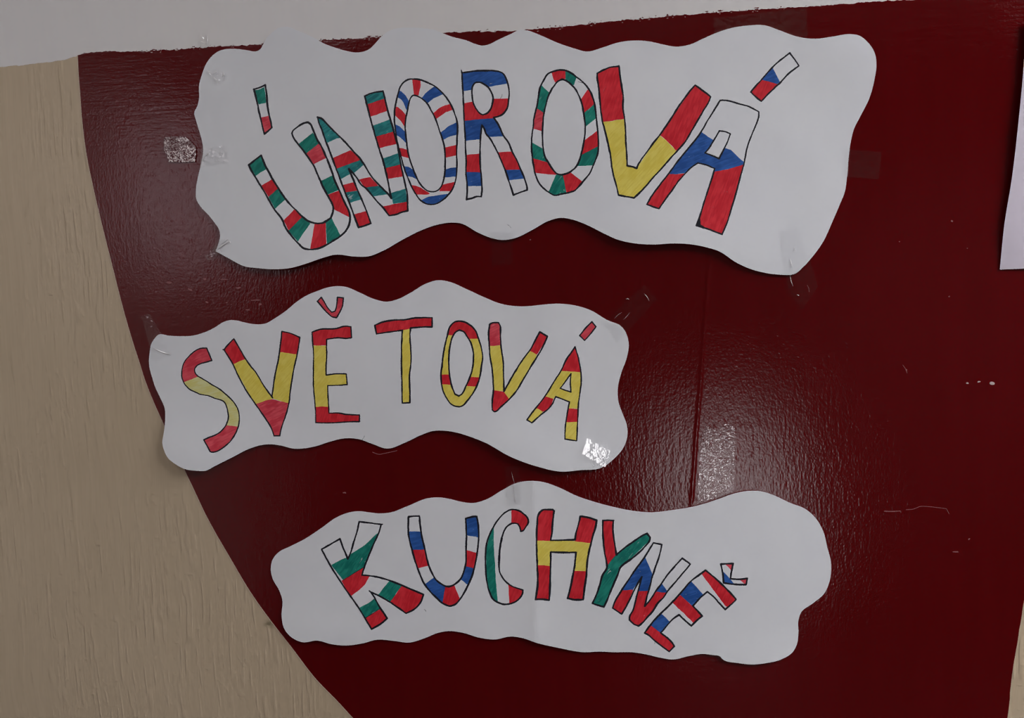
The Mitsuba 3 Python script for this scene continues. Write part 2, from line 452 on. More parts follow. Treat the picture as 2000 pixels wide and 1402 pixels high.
wa, wb = mirror_at(1340, 825), mirror_at(1500, 1150)
WX0, WX1, WZ1, WZ0 = wa[0], wb[0], wa[1], max(wb[1], 0.12)
obj('wall_front', boxes((X0, Y0 - .1, 0, WX0, Y0, Z1), (WX1, Y0 - .1, 0, X1, Y0, Z1), (WX0, Y0 - .1, 0, WX1, Y0, WZ0), (WX0, Y0 - .1, WZ1, WX1, Y0, Z1)), 'room_dark')
for k, t in (('floor', 'dark linoleum floor'), ('ceiling', 'white ceiling'), ('wall_left', 'white side wall'), ('wall_right', 'dark side wall'), ('wall_front', 'wall behind the camera with a window')):
    labels[k] = {'kind': 'structure', 'label': t}
xm, fr = WX0 + 0.58 * (WX1 - WX0), 0.045
labels['window_1'] = {'kind': 'structure', 'label': 'daylit window with a white frame'}
obj('frame', boxes((WX0, Y0 - .09, WZ0, WX0 + fr, Y0 - .03, WZ1), (WX1 - fr, Y0 - .09, WZ0, WX1, Y0 - .03, WZ1), (WX0 + fr, Y0 - .09, WZ0, WX1 - fr, Y0 - .03, WZ0 + fr),
                    (WX0 + fr, Y0 - .09, WZ1 - fr, WX1 - fr, Y0 - .03, WZ1), (xm - fr, Y0 - .09, WZ0 + fr, xm + fr, Y0 - .03, WZ1 - fr)), 'frame_white', 'window_1')
for xa, xb in ((WX0 + fr, xm - fr), (xm + fr, WX1 - fr)):
    q = (np.array([[xa, Y0 - .06, WZ0 + fr], [xb, Y0 - .06, WZ0 + fr], [xb, Y0 - .06, WZ1 - fr], [xa, Y0 - .06, WZ1 - fr]]), np.array([[0, 2, 1], [0, 3, 2]]))
    obj('pane', q, 'frame_white', 'window_1', emitter={'type': 'area', 'radiance': rgb(*PANE)})


def ceiling_lamp(cx, cy, lx, ly, power, label):
    t = numbered('ceiling_light')
    z = Z1 - 0.09
    scene[t + '__housing'] = mikit.ply(boxes((cx - lx / 2 - .02, cy - ly / 2 - .02, z + .01, cx + lx / 2 + .02, cy + ly / 2 + .02, Z1)), 'lamp_metal')
    q = (np.array([[cx - lx / 2, cy - ly / 2, z], [cx + lx / 2, cy - ly / 2, z], [cx + lx / 2, cy + ly / 2, z], [cx - lx / 2, cy + ly / 2, z]]), np.array([[0, 2, 1], [0, 3, 2]]))
    scene[t + '__diffuser'] = mikit.ply(q, 'lamp_cover', emitter={'type': 'area', 'radiance': rgb(*power)})
    labels[t] = {'label': label, 'category': 'ceiling light'}


ceiling_lamp(1.82, -1.05, 0.42, 1.4, LAMP_R, 'long white ceiling light nearer the dark side wall, above the maroon wall')
ceiling_lamp(-1.0, -1.25, 0.16, 1.0, LAMP_L, 'long white ceiling light nearer the white side wall, behind the camera')

# unseen glowing panel added in the left wall, sized for the sheen on the maroon
ga, gb = side_mirror(225, 190), side_mirror(470, 540)
gy0, gy1, gz0, gz1 = min(ga[0], gb[0]), max(ga[0], gb[0]), min(ga[1], gb[1]), min(max(ga[1], gb[1]), Z1 - 0.15)
labels['added_panel_2'] = {'kind': 'structure', 'label': 'added glowing panel with a white frame in the side wall'}
obj('frame', boxes((X0, gy0 - .05, gz0 - .05, X0 + .03, gy1 + .05, gz0), (X0, gy0 - .05, gz1, X0 + .03, gy1 + .05, gz1 + .05), (X0, gy0 - .05, gz0, X0 + .03, gy0, gz1), (X0, gy1, gz0, X0 + .03, gy1 + .05, gz1)), 'frame_white', 'added_panel_2')
q = (np.array([[X0 + .01, gy0, gz0], [X0 + .01, gy1, gz0], [X0 + .01, gy1, gz1], [X0 + .01, gy0, gz1]]), np.array([[0, 1, 2], [0, 2, 3]]))
obj('pane', q, 'frame_white', 'added_panel_2', emitter={'type': 'area', 'radiance': rgb(*SHEEN_GLOW)})

# ------------------------------------------------------------------ paper sheets
class Sheet:
    def __init__(self, key, outline, base, lifts, creases=()):
        self.key, self.base, self.lifts, self.creases = key, base, lifts, creases
        s = spline(outline, corner=50, step=2.0)
        self.poly = Polygon(s).buffer(0)

    def d(self, px):
        x, y = px[:, 0], px[:, 1]
        h = np.full(len(px), self.base)
        for cx, cy, rx, ry, amp in self.lifts:
            h = h + amp * np.exp(-((x - cx) / rx) ** 2 - ((y - cy) / ry) ** 2)
        for cx, k, w, amp in self.creases:
            u = x - cx - k * (y - 700)
            h = h + amp * np.exp(-np.abs(u) / w)
        h = h + 0.0004 * n2(x / 90, y / 90, 31)
        return np.maximum(h, 0.0013)

    def surface(self, px, up=0.0):
        return on_wall(px, self.d(px) + up)

    def build(self, mat):
        v, f = tri_grid(self.poly, 9.0, 2.0)
        obj('sheet', solid(self.surface(v), self.surface(v, -0.00025), f), mat, self.key, smooth=40)


SHEETS = []
S1 = Sheet('paper_banner', [
    (440, 96), (457.5, 95.1), (482, 97.8), (500.4, 100), (507.4, 96.9), (512.6, 89), (520.5, 75), (532.8, 62.8), (543.3, 54.9), (562.5, 52.6), (580, 59.3), (601, 68), (615, 75), (632.5, 84.6), (658.8, 94.3),
    (681.5, 100.4), (695.5, 102.5), (720, 96.5), (733, 84.6), (743.8, 72.4), (761, 60), (778.8, 54.9), (805, 54), (833, 55.8), (850.5, 59.3), (866, 65.4), (885.5, 72.4), (910, 78.5), (929, 85.9), (941.5, 89),
    (953.8, 86.9), (973, 77.6), (997.5, 66.3), (1015, 58.2), (1027.5, 58.8), (1052.5, 67.5), (1090, 83.8), (1125, 95.5), (1145, 100.5), (1177.5, 92.5), (1208, 82.8), (1242, 78.9), (1269, 81), (1296, 87),
    (1320, 91), (1347, 87), (1374, 75), (1398, 64.5), (1425, 55.5), (1458, 50), (1494, 49.5), (1521, 58.5), (1554, 70.5), (1590, 75.6), (1626, 71.4), (1659, 66.6), (1677, 69), (1695, 82.5), (1708.5, 103.5),
    (1712, 126), (1708.5, 153), (1698, 192), (1680, 228), (1668, 252), (1662, 276), (1657.5, 306), (1654.5, 343), (1650, 375), (1640, 400), (1625, 435), (1607.5, 472.5), (1590, 497.5), (1570, 520),
    (1553.8, 533.8), (1517.5, 536), (1490, 532), (1465, 525), (1440, 513.8), (1402.5, 490), (1377.5, 482.5), (1347.5, 477), (1315, 475.5), (1277.5, 477.5), (1240, 475.4), (1205, 467.5), (1177.5, 455),
    (1145, 438.8), (1117.5, 428.8), (1095, 425.5), (1072.5, 431), (1040, 448.8), (1002.5, 466), (980, 468.8), (960, 465), (935, 455), (897.5, 435.8), (877.5, 435), (850, 440), (822.5, 450), (785, 468.8),
    (750, 488.8), (720, 500.5), (692.5, 501), (655, 497.5), (630, 503.8), (597.5, 515), (565, 523.8), (535, 525.8), (505, 523.8), (477.5, 520), (447.5, 505), (421, 490.5), (426.9, 474), (429.8, 460),
    (426.9, 446.6), (419, 434.8), (407.3, 420), (391.6, 403.4), (383.7, 389.7), (382.8, 368), (387.7, 340.6), (393.5, 317), (397, 295.5), (394.5, 276), (390, 258.8), (383, 236), (379.6, 218.5),
    (384.9, 208), (388.4, 194), (388.9, 166), (394.5, 145), (403, 124), (415.5, 108), (427.8, 99.5)],
    0.0016, [(600, 540, 170, 110, 0.008), (1290, 500, 190, 110, 0.0075), (980, 480, 120, 70, 0.002), (1700, 110, 120, 90, 0.003), (1100, 270, 300, 110, 0.0025), (560, 50, 70, 50, 0.001)])
S2 = Sheet('paper_banner_001', [
    (309.4, 653.8), (331, 655.5), (354, 656.4), (375, 655.5), (397.8, 649.4), (418.8, 639.8), (436, 629), (450, 625), (462.5, 625.8), (480, 630), (499, 633), (518.5, 631.5), (536, 622), (558.8, 606.5),
    (579.8, 589), (599, 576.8), (620, 568), (637, 562), (655, 558.8), (675, 560), (700, 570), (730, 583.5), (756, 589), (777, 584), (801.8, 571.6), (832, 553.8), (856.8, 547), (878.8, 550.5), (909, 563.4),
    (947.5, 581), (975, 592), (999.8, 597), (1030, 597.8), (1057.5, 595), (1090.5, 592.8), (1123.5, 596.4), (1151, 604.6), (1189.5, 626.6), (1211.5, 636), (1222.5, 650), (1228, 669), (1224, 699.5),
    (1214, 727), (1207, 757), (1208.8, 787.5), (1217, 809.5), (1224, 828.8), (1226, 845), (1219.8, 870), (1200.5, 894.8), (1173, 914), (1134.5, 918), (1096, 921), (1049, 911), (997, 892), (947.5, 864.5),
    (920, 853.5), (892.5, 845), (865, 841), (845.8, 841.7), (823.8, 849), (790.8, 864.5), (756, 876), (727.5, 867), (700, 857.5), (675, 856), (642.5, 863), (620, 870.4), (593.8, 875.6), (572.8, 876),
    (550, 870.4), (532.5, 867.8), (511.5, 869), (488.8, 875.6), (453.8, 893), (418.8, 910.6), (401, 919.4), (383.8, 919.4), (361, 915.9), (343.5, 907), (327.8, 894), (319.9, 878), (317, 866),
    (319.9, 845), (322.5, 818.8), (321.6, 797.8), (312, 775), (303, 755.8), (297, 737), (291, 711.5), (291.9, 690.5), (296, 671), (302.4, 660.8)],
    0.0016, [(350, 930, 120, 110, 0.010), (950, 880, 130, 80, 0.004), (1060, 940, 120, 80, 0.005), (740, 720, 160, 120, 0.0025), (560, 890, 90, 60, 0.002)], [(783, 0.0, 14, 0.0005)])
S3 = Sheet('paper_banner_002', [
    (528.8, 1110), (532.5, 1092.5), (545, 1077.5), (565, 1067.5), (592.5, 1053.8), (627.5, 1031), (657.5, 1010), (680, 1001), (700, 998), (722.5, 1000.5), (742.5, 1002.5), (762.5, 1000.5), (797.5, 987.5),
    (835, 973), (857.5, 971), (880, 974.5), (902.5, 980), (925, 982), (950, 975), (980, 957.5), (1012.5, 942), (1035, 938.8), (1060, 941), (1090, 951), (1125, 967.5), (1165, 981), (1200, 990), (1235, 997),
    (1275, 1000), (1310, 996), (1362.5, 987), (1404, 974), (1433, 963.7), (1459, 958.5), (1485.6, 959), (1509, 966), (1543.7, 982), (1572.7, 993.6), (1593.8, 1012.6), (1608, 1037.6), (1616, 1069),
    (1623, 1098), (1621.5, 1130), (1609.7, 1159), (1588.5, 1177.5), (1564.8, 1196), (1559.5, 1211.8), (1559.5, 1235.5), (1557, 1256.6), (1549, 1272.5), (1525, 1288), (1496, 1295), (1470, 1297.5),
    (1443, 1295), (1409, 1285), (1407.5, 1283), (1390.7, 1279), (1372, 1277), (1346, 1281), (1314, 1287.8), (1287.8, 1284), (1261, 1277.7), (1235, 1273.8), (1200.7, 1273.8), (1171.7, 1272.5),
    (1140, 1273.6), (1090, 1265), (1050, 1256), (1020, 1246), (1000, 1243), (965, 1248.8), (935, 1245), (905, 1236), (875, 1232.5), (855, 1236), (830, 1246), (797.5, 1255), (772.5, 1252), (735, 1249.5),
    (710, 1256), (675, 1260.5), (647.5, 1258), (620, 1251), (590, 1254), (570, 1245), (555, 1227.5), (550, 1205), (551, 1170), (545, 1152.5), (532.5, 1130)],
    0.0016, [(600, 1260, 120, 70, 0.003), (1050, 1280, 200, 80, 0.003), (1480, 1320, 150, 80, 0.003), (1300, 1120, 200, 80, 0.002)], [(1036, 0.02, 22, 0.0022)])
for sh in (S1, S2, S3):
    sh.build('paper')
labels[S1.key] = {'label': 'large wavy-edged white paper banner lettered ÚNOROVÁ at the top of the wall', 'category': 'paper sign', 'group': 'hand-lettered paper banners'}
labels[S2.key] = {'label': 'wavy-edged white paper banner lettered SVĚTOVÁ in red and yellow, the middle one', 'category': 'paper sign', 'group': 'hand-lettered paper banners'}
labels[S3.key] = {'label': 'wavy-edged white paper banner lettered KUCHYNĚ, the lowest one', 'category': 'paper sign', 'group': 'hand-lettered paper banners'}
for sh in (S1, S2, S3):
    labels[sh.key].pop('group')

S4 = Sheet('paper_sheet', [(2003, 40), (1999, 130), (1989.6, 232), (1975.6, 351.6), (1962, 436), (1952.5, 526.5), (2000, 524.6), (2150, 517), (2330, 508), (2352, 270), (2370, 25), (2180, 30)], 0.0030,
           [(1975, 250, 90, 260, 0.0045), (1940, 540, 60, 60, -0.002)])
S4.poly = Polygon(spline([(2003, 40), (1999, 130), (1989.6, 232), (1975.6, 351.6), (1961.8, 436), (1952.5, 526.5), (2000, 524.6), (2150, 517), (2330, 508), (2352, 270), (2370, 25), (2180, 30)], corner=20, step=3)).buffer(0)
S4.build('pink_paper')
labels['paper_sheet'] = {'label': 'plain pinkish white paper sheet cut off by the right edge of the picture', 'category': 'paper sheet'}


# ------------------------------------------------------------------ letters
def ink_line(pts, width, seed, closed=True, corner=38):
    s = spline(pts, closed=closed, corner=corner, step=2.5)
    if closed:
        s = np.vstack([s, s[:1]])
    k = np.arange(len(s))
    s = s + 0.22 * np.c_[n2(k / 2.5, 0 * k + seed, 41), n2(k / 2.5, 0 * k + seed, 42)] * (0 if not closed else 1)
    if closed:
        s[-1] = s[0]
    r = 1.06 * width / 2 * (1 + 0.22 * n2(k / 5.0, 0 * k + seed, 43) + 0.10 * n2(k / 1.5, 0 * k + seed, 44))
    bits = []
    for a in range(len(s) - 1):
        bits.append(shapely.union_all([Point(s[a]).buffer(r[a], 3), Point(s[a + 1]).buffer(r[a + 1], 3)]).convex_hull)
    return shapely.union_all(bits).simplify(0.08)


SEED = [0]


def ink(sheet, g, mat, parent, name, up):
    if not polys(g):
        return
    v, f = tri_earcut(g, 14)
    obj(name, solid(sheet.surface(v, up), sheet.surface(v, -0.0001), f), mat, parent)


NAMES = {'black': 'inked_corner', 'red': 'red_stripe', 'rose': 'red_stripe', 'green': 'green_stripe', 'teal': 'green_stripe', 'blue': 'blue_stripe', 'yellow': 'yellow_stripe', 'pale': 'yellow_stripe'}


def letter(sheet, label, width, shapes, fills, extra=(), name='letter'):
    """shapes: list of (outline, [holes], part name); fills: list of (colour, points); extra: open ink lines (points, width)."""
    key = numbered(sheet.key + '__' + name)
    body = []
    first = True
    for out, holes, part in shapes:
        SEED[0] += 1
        lines = [ink_line(out, width, SEED[0])]
        area = Polygon(spline(out)).buffer(0)
        for h in holes:
            SEED[0] += 1
            lines.append(ink_line(h, width, SEED[0]))
            area = area.difference(Polygon(spline(h)).buffer(0))
        if first:
            for pts, w in extra:
                SEED[0] += 1
                lines.append(ink_line(pts, w, SEED[0], closed=False) if len(pts) > 2 or w > 0 else None)
        first = False
        ink(sheet, shapely.union_all(lines), 'ink_black', key, part, 0.00022)
        body.append(area)
    area = shapely.union_all(body)
    nth = 0
    for colour, pts in fills:
        SEED[0] += 1
        p = np.array(LineString(list(pts) + [pts[0]]).segmentize(3.0).coords)[:-1]
        k = np.arange(len(p))
        p = p + 0.35 * np.c_[n2(k / 2.0, 0 * k + SEED[0], 51), n2(k / 2.0, 0 * k + SEED[0], 52)]
        g = Polygon(p).buffer(0).buffer(0.45).intersection(area)
        nth += 1
        ink(sheet, g, 'ink_' + colour, key, NAMES[colour], 0.00010 + 0.000006 * nth)
    labels[key] = {'label': label}


A, B = crop(470, 160, 8.696), crop(470, 300, 7.009)
letter(S1, 'letter Ú in green, white and red stripes', 3.3, [
    (B((112, 155), (200, 85), (280, 22), (320, 120), (345, 180), (385, 250), (430, 335), (470, 400), (520, 480), (600, 600), (680, 700), (760, 775), (850, 865), (940, 930), (1000, 950), (1060, 955), (1130, 945),
       (1235, 880), (1262, 800), (1268, 740), (1250, 680), (1200, 590), (1130, 460), (1095, 380), (1050, 280), (1005, 170), (985, 140)) +
     A((1110, 1230), (1060, 1160), (980, 1060), (890, 930), (872, 870), (890, 830), (960, 770), (1060, 705), (1140, 682), (1180, 710), (1215, 780), (1260, 880), (1310, 1000), (1370, 1090), (1420, 1200), (1465, 1300), (1500, 1390)) +
     B((1250, 250), (1275, 330), (1320, 440), (1350, 500), (1385, 580), (1420, 660), (1460, 740), (1488, 810), (1498, 870), (1495, 930), (1470, 1010), (1420, 1080), (1350, 1140), (1280, 1185), (1200, 1235), (1100, 1285),
       (1000, 1310), (920, 1310), (860, 1295), (800, 1240), (700, 1130), (620, 1020), (560, 890), (460, 760), (380, 620), (310, 500), (230, 370), (170, 270), (130, 200)), [], 'outline'),
    (A((225, 125), (330, 92), (418, 50), (440, 200), (455, 400), (490, 590), (515, 680), (530, 775), (470, 830), (405, 885), (380, 800), (345, 640), (315, 520), (290, 390), (255, 240)), [], 'accent_outline')],
    [('green', A((248, 145), (330, 128), (398, 95), (417, 200), (425, 355), (305, 375), (275, 250))), ('rose', A((350, 608), (480, 578), (520, 680), (545, 770), (405, 890), (380, 790))),
     ('green', B((112, 150), (280, 15), (350, 205), (205, 300))), ('red', B((285, 440), (435, 350), (510, 480), (385, 590))), ('green', B((385, 592), (510, 482), (610, 625), (470, 750))),
     ('red', B((590, 915), (735, 770), (845, 865), (660, 1050))), ('green', B((660, 1052), (845, 867), (950, 955), (780, 1200))), ('red', B((1015, 960), (1160, 945), (1170, 1265), (955, 1320))),
     ('green', B((1168, 945), (1240, 880), (1360, 1115), (1185, 1250))), ('red', B((1195, 565), (1340, 510), (1510, 830), (1480, 865), (1280, 760))), ('green', B((1105, 375), (1260, 300), (1350, 490), (1195, 555))),
     ('rose', A((1100, 1222), (1330, 1030), (1460, 1280), (1235, 1395))), ('green', A((980, 1062), (1225, 865), (1335, 1030), (1105, 1218)))])

C, D = crop(610, 170, 9.345), crop(630, 300, 9.345)
letter(S1, 'letter N in teal, white and red stripes', 3.2, [
    (C((95, 550), (120, 650), (170, 770), (230, 950), (290, 1100), (360, 1290)) + D((213, 185), (270, 330), (330, 490), (400, 680), (470, 850), (530, 1010), (590, 1170), (655, 1345), (760, 1320), (880, 1270),
      (840, 1150), (790, 1020), (720, 850), (650, 690), (590, 540), (530, 400), (480, 280), (560, 360), (630, 450), (700, 560), (800, 640), (900, 760), (1000, 880), (1100, 980), (1160, 1060), (1215, 1130),
      (1350, 1110), (1440, 1070), (1555, 1045), (1555, 1000), (1550, 860), (1540, 700), (1515, 590), (1480, 430), (1440, 250), (1405, 50)) +
     C((1540, 1000), (1500, 850), (1440, 640), (1390, 480), (1350, 320), (1310, 150), (1290, 75), (1180, 90), (1050, 120), (955, 165), (990, 300), (1040, 500), (1090, 680), (1150, 900), (1210, 1100)) +
     D((1065, 10), (1105, 130), (1140, 280), (1180, 440), (1210, 590), (1230, 700), (1255, 815), (1200, 740), (1100, 640), (1000, 540), (920, 450), (850, 350), (740, 170), (660, 60)) +
     C((787, 1215), (700, 1120), (600, 1005), (480, 885), (350, 760), (250, 650), (160, 570)), [], 'outline')],
    [('teal', C((60, 520), (150, 540), (520, 890), (500, 925), (440, 935), (265, 1015), (200, 900))), ('red', D((175, 90), (350, 10), (510, -60), (720, 120), (660, 130), (265, 270))),
     ('teal', D((265, 272), (660, 132), (720, 110), (760, 190), (720, 220), (640, 290), (575, 345), (490, 370), (335, 460))), ('red', D((375, 575), (570, 525), (630, 670), (420, 708))),
     ('teal', D((420, 712), (630, 680), (705, 835), (500, 890))), ('red', D((585, 1110), (795, 1050), (900, 1270), (655, 1360))), ('red', D((670, 475), (720, 460), (870, 430), (1010, 585), (780, 618))),
     ('teal', D((780, 622), (1000, 592), (1040, 600), (1175, 740), (920, 775))), ('red', D((1105, 970), (1290, 925), (1545, 880), (1570, 1050), (1215, 1145))), ('teal', D((1255, 720), (1510, 645), (1550, 875), (1290, 912))),
     ('red', D((1140, 265), (1415, 198), (1465, 410), (1190, 460))), ('teal', D((1090, 95), (1390, -8), (1425, 193), (1140, 258))), ('red', C((1150, 907), (1485, 810), (1535, 1035), (1380, 1070), (1230, 1110))),
     ('teal', C((1100, 715), (1420, 588), (1485, 805), (1150, 903))), ('red', C((995, 320), (1315, 205), (1365, 430), (1250, 470), (1150, 510), (1050, 540))), ('teal', C((950, 160), (1290, 68), (1325, 200), (990, 315)))])

E, F = crop(750, 140, 10.0125), crop(750, 270, 10.0125)
letter(S1, 'first letter O, in narrow red, white and blue stripes', 2.8, [
    (E((600, 145), (700, 155), (830, 205), (970, 270), (1130, 400), (1270, 580), (1330, 690), (1390, 840), (1430, 980), (1440, 1100), (1430, 1260)) +
     F((1425, 98), (1420, 300), (1425, 560), (1410, 750), (1385, 880), (1340, 990), (1260, 1100), (1160, 1200), (1050, 1270), (900, 1295), (790, 1265), (710, 1210), (620, 1090), (550, 970), (490, 830), (420, 660),
       (370, 500), (320, 300), (270, 110)) + E((250, 1310), (225, 1150), (205, 980), (205, 830), (215, 700), (250, 530), (280, 410), (320, 290), (400, 195), (490, 150)),
     [E((590, 460), (680, 490), (760, 540), (850, 630), (930, 770), (1010, 930), (1090, 1170), (1145, 1320)) + F((1185, 200), (1195, 350), (1195, 550), (1185, 720), (1150, 870), (1100, 970), (1030, 1030),
        (930, 1045), (870, 1035), (800, 990), (720, 910), (640, 770), (570, 600), (500, 400), (460, 220), (440, 60)) + E((428, 1250), (415, 1100), (430, 900), (460, 750), (490, 600), (520, 510), (560, 465))], 'outline')],
    [('red', E((555, 140), (705, 145), (715, 270), (670, 460), (590, 455), (575, 300))), ('blue', E((275, 370), (340, 390), (420, 470), (470, 560), (490, 600), (450, 745), (430, 720), (390, 610), (330, 530), (255, 490))),
     ('red', E((210, 690), (260, 690), (340, 750), (435, 860), (425, 1075), (390, 1050), (330, 950), (205, 840))), ('blue', E((210, 1030), (300, 1070), (415, 1185), (450, 1395), (420, 1380), (330, 1290), (225, 1220))),
     ('red', F((305, 195), (380, 205), (475, 240), (500, 385), (350, 345))), ('blue', F((390, 555), (480, 565), (570, 620), (670, 790), (640, 800), (560, 755), (445, 735))),
     ('red', F((530, 920), (620, 930), (720, 970), (890, 1080), (870, 1095), (640, 1095))), ('blue', F((720, 1220), (860, 1150), (1050, 1120), (1280, 1085), (1180, 1230), (900, 1320), (760, 1280))),
     ('red', F((1150, 910), (1390, 855), (1325, 1025), (1085, 1032))), ('blue', F((1195, 620), (1300, 585), (1435, 570), (1425, 740), (1190, 760))), ('red', F((1180, 190), (1425, 130), (1425, 330), (1195, 372))),
     ('blue', E((1105, 1200), (1250, 1080), (1430, 985), (1450, 1220), (1290, 1260), (1155, 1328))), ('red', E((965, 815), (1080, 720), (1190, 660), (1290, 640), (1345, 740), (1200, 790), (1025, 920))),
     ('blue', E((735, 515), (840, 400), (960, 310), (1000, 290), (1150, 440), (980, 510), (850, 610)))])

G, H = crop(890, 125, 10.0125), crop(890, 255, 10.0125)
letter(S1, 'letter R in blue, white and red stripes', 3.0, [
    (G((122, 170), (130, 350), (145, 600), (155, 850), (165, 1100)) + H((182, 40), (195, 400), (205, 600), (200, 830), (225, 1080), (225, 1200), (212, 1345), (310, 1325), (410, 1290), (500, 1290), (515, 1150), (505, 950),
      (485, 750), (475, 450), (485, 150), (498, 0)) + G((510, 1195), (560, 1270)) + H((590, 60), (660, 140), (760, 310), (830, 450), (900, 610), (970, 780), (1030, 960), (1080, 1110), (1130, 1260), (1230, 1220), (1400, 1160),
      (1395, 1110), (1340, 920), (1260, 730), (1190, 570), (1100, 400), (1030, 230), (930, 90)) + G((880, 1280), (830, 1180), (740, 1045), (850, 1020), (950, 950), (1010, 850), (1035, 700), (1045, 520), (1020, 390), (980, 270),
      (930, 190), (850, 150), (720, 130), (560, 130), (380, 135), (250, 155)),
     [G((430, 355), (500, 365), (570, 405), (640, 460), (690, 540), (730, 660), (720, 760), (690, 870), (630, 950), (530, 995), (480, 970), (410, 890), (350, 780), (325, 650), (315, 520), (340, 420), (380, 370))], 'outline')],
    [('blue', G((110, 150), (600, 110), (1000, 150), (1035, 375), (650, 440), (500, 400), (300, 505), (130, 530))), ('red', G((155, 775), (330, 738), (540, 900), (740, 685), (1050, 680), (1050, 900), (900, 1050), (740, 1060), (480, 1080), (160, 1112))),
     ('blue', G((160, 1116), (480, 1085), (745, 1060)) + H((945, 105), (645, 118), (510, 0), (490, 163), (180, 195))), ('red', H((205, 485), (475, 450), (495, 812), (205, 812))), ('blue', H((195, 815), (505, 820), (520, 1075), (220, 1082))),
     ('red', H((805, 428), (1105, 415), (1265, 755), (960, 768))), ('blue', H((960, 772), (1275, 768), (1340, 935), (1025, 968)))],
    extra=[(G((112, 125), (116, 150), (122, 175)), 2.6)])

I, J = crop(1020, 120, 9.347), crop(1020, 250, 9.347)
letter(S1, 'second letter O, in broad green, white and red stripes', 3.1, [
    (I((720, 155), (780, 160), (900, 215), (1000, 290), (1120, 390), (1220, 510), (1290, 660), (1330, 830), (1350, 1000), (1370, 1200)) + J((1385, 150), (1390, 320), (1375, 480), (1330, 600), (1280, 720), (1230, 830),
      (1130, 950), (1040, 1060), (960, 1140), (860, 1175), (720, 1205), (580, 1225), (480, 1170), (380, 1090), (300, 990), (235, 830), (205, 680), (180, 500), (170, 300), (180, 100)) +
     I((200, 1180), (210, 1060), (235, 950), (270, 800), (300, 620), (330, 460), (390, 350), (470, 225), (560, 185), (640, 160)),
     [I((730, 325), (800, 350), (890, 420), (960, 490), (1030, 620), (1080, 740), (1110, 880), (1135, 1030), (1150, 1200)) + J((1150, 20), (1135, 180), (1110, 330), (1080, 460), (1040, 600), (970, 720), (890, 790), (800, 835),
        (710, 850), (640, 835), (560, 760), (490, 650), (420, 530), (385, 390), (370, 230), (370, 30)) + I((375, 1150), (395, 950), (430, 800), (490, 600), (570, 460), (640, 375))], 'outline')],
    [('red', I((540, 200), (650, 150), (785, 140), (792, 310), (730, 330), (620, 385), (590, 365))), ('green', I((792, 140), (900, 200), (985, 290), (945, 425), (880, 430), (795, 345))),
     ('red', I((1195, 520), (1250, 530), (1325, 765), (1140, 933), (1070, 700))), ('green', I((1140, 937), (1325, 772), (1355, 1030), (1155, 1180))), ('red', J((1145, 222), (1385, 45), (1400, 335), (1080, 488))),
     ('green', J((1080, 494), (1390, 337), (1375, 520), (1290, 670), (1260, 680), (1005, 692))), ('red', J((880, 815), (1095, 980), (960, 1155), (815, 1190), (740, 855))), ('green', J((620, 850), (735, 855), (805, 1190), (580, 1240), (485, 1165))),
     ('red', J((195, 555), (440, 622), (620, 845), (500, 845), (230, 810))), ('green', J((175, 265), (375, 385), (450, 618), (190, 548))), ('rose', I((250, 840), (390, 938), (375, 1272), (300, 1250), (200, 1222))),
     ('green', I((335, 425), (500, 580), (390, 930), (255, 838)))], extra=[(I((1020, 368), (1060, 380), (1100, 395)), 0.7)])

K, M, N = crop(1150, 120, 9.345), crop(1180, 240, 8.76), crop(1350, 90, 7.787)
letter(S1, 'letter V in red and yellow', 3.0, [
    (K((155, 215), (250, 165), (360, 115), (550, 85), (570, 250), (600, 450), (628, 650), (622, 850), (650, 1020), (670, 1250)) + M((367, 261), (372, 350), (385, 520), (395, 735), (480, 750), (555, 778), (580, 720), (640, 620),
      (760, 460), (850, 330), (950, 210), (1060, 50)) + K((1540, 980), (1640, 820), (1750, 670)) + N((0, 659), (60, 595), (120, 635), (190, 690), (260, 738), (297, 770), (270, 840), (180, 990), (100, 1130)) +
     M((1489, 149), (1380, 330), (1240, 490), (1130, 610), (1000, 760), (850, 920), (740, 1050), (620, 1180), (510, 1285), (380, 1260), (245, 1235), (215, 1100), (160, 900), (130, 750), (115, 600), (60, 330), (10, 120)) +
     K((250, 1090), (220, 900), (200, 700), (180, 480), (155, 290)), [], 'outline')],
    [('red', K((130, 200), (560, 60), (650, 1045), (520, 1060), (400, 1085), (230, 1100))), ('red', M((945, 215), (1000, 160)) + N((60, 575), (315, 770), (285, 850), (110, 1150)) + M((1500, 165), (1395, 340), (1255, 478), (1225, 460), (1140, 370), (1060, 290), (965, 215))),
     ('yellow', K((240, 1105), (400, 1095), (520, 1068), (700, 1053)) + M((400, 700), (555, 785), (930, 230), (965, 233), (1060, 305), (1140, 385), (1235, 485), (1250, 500), (1100, 720), (500, 1320), (200, 1260), (-60, 250)))],
    )

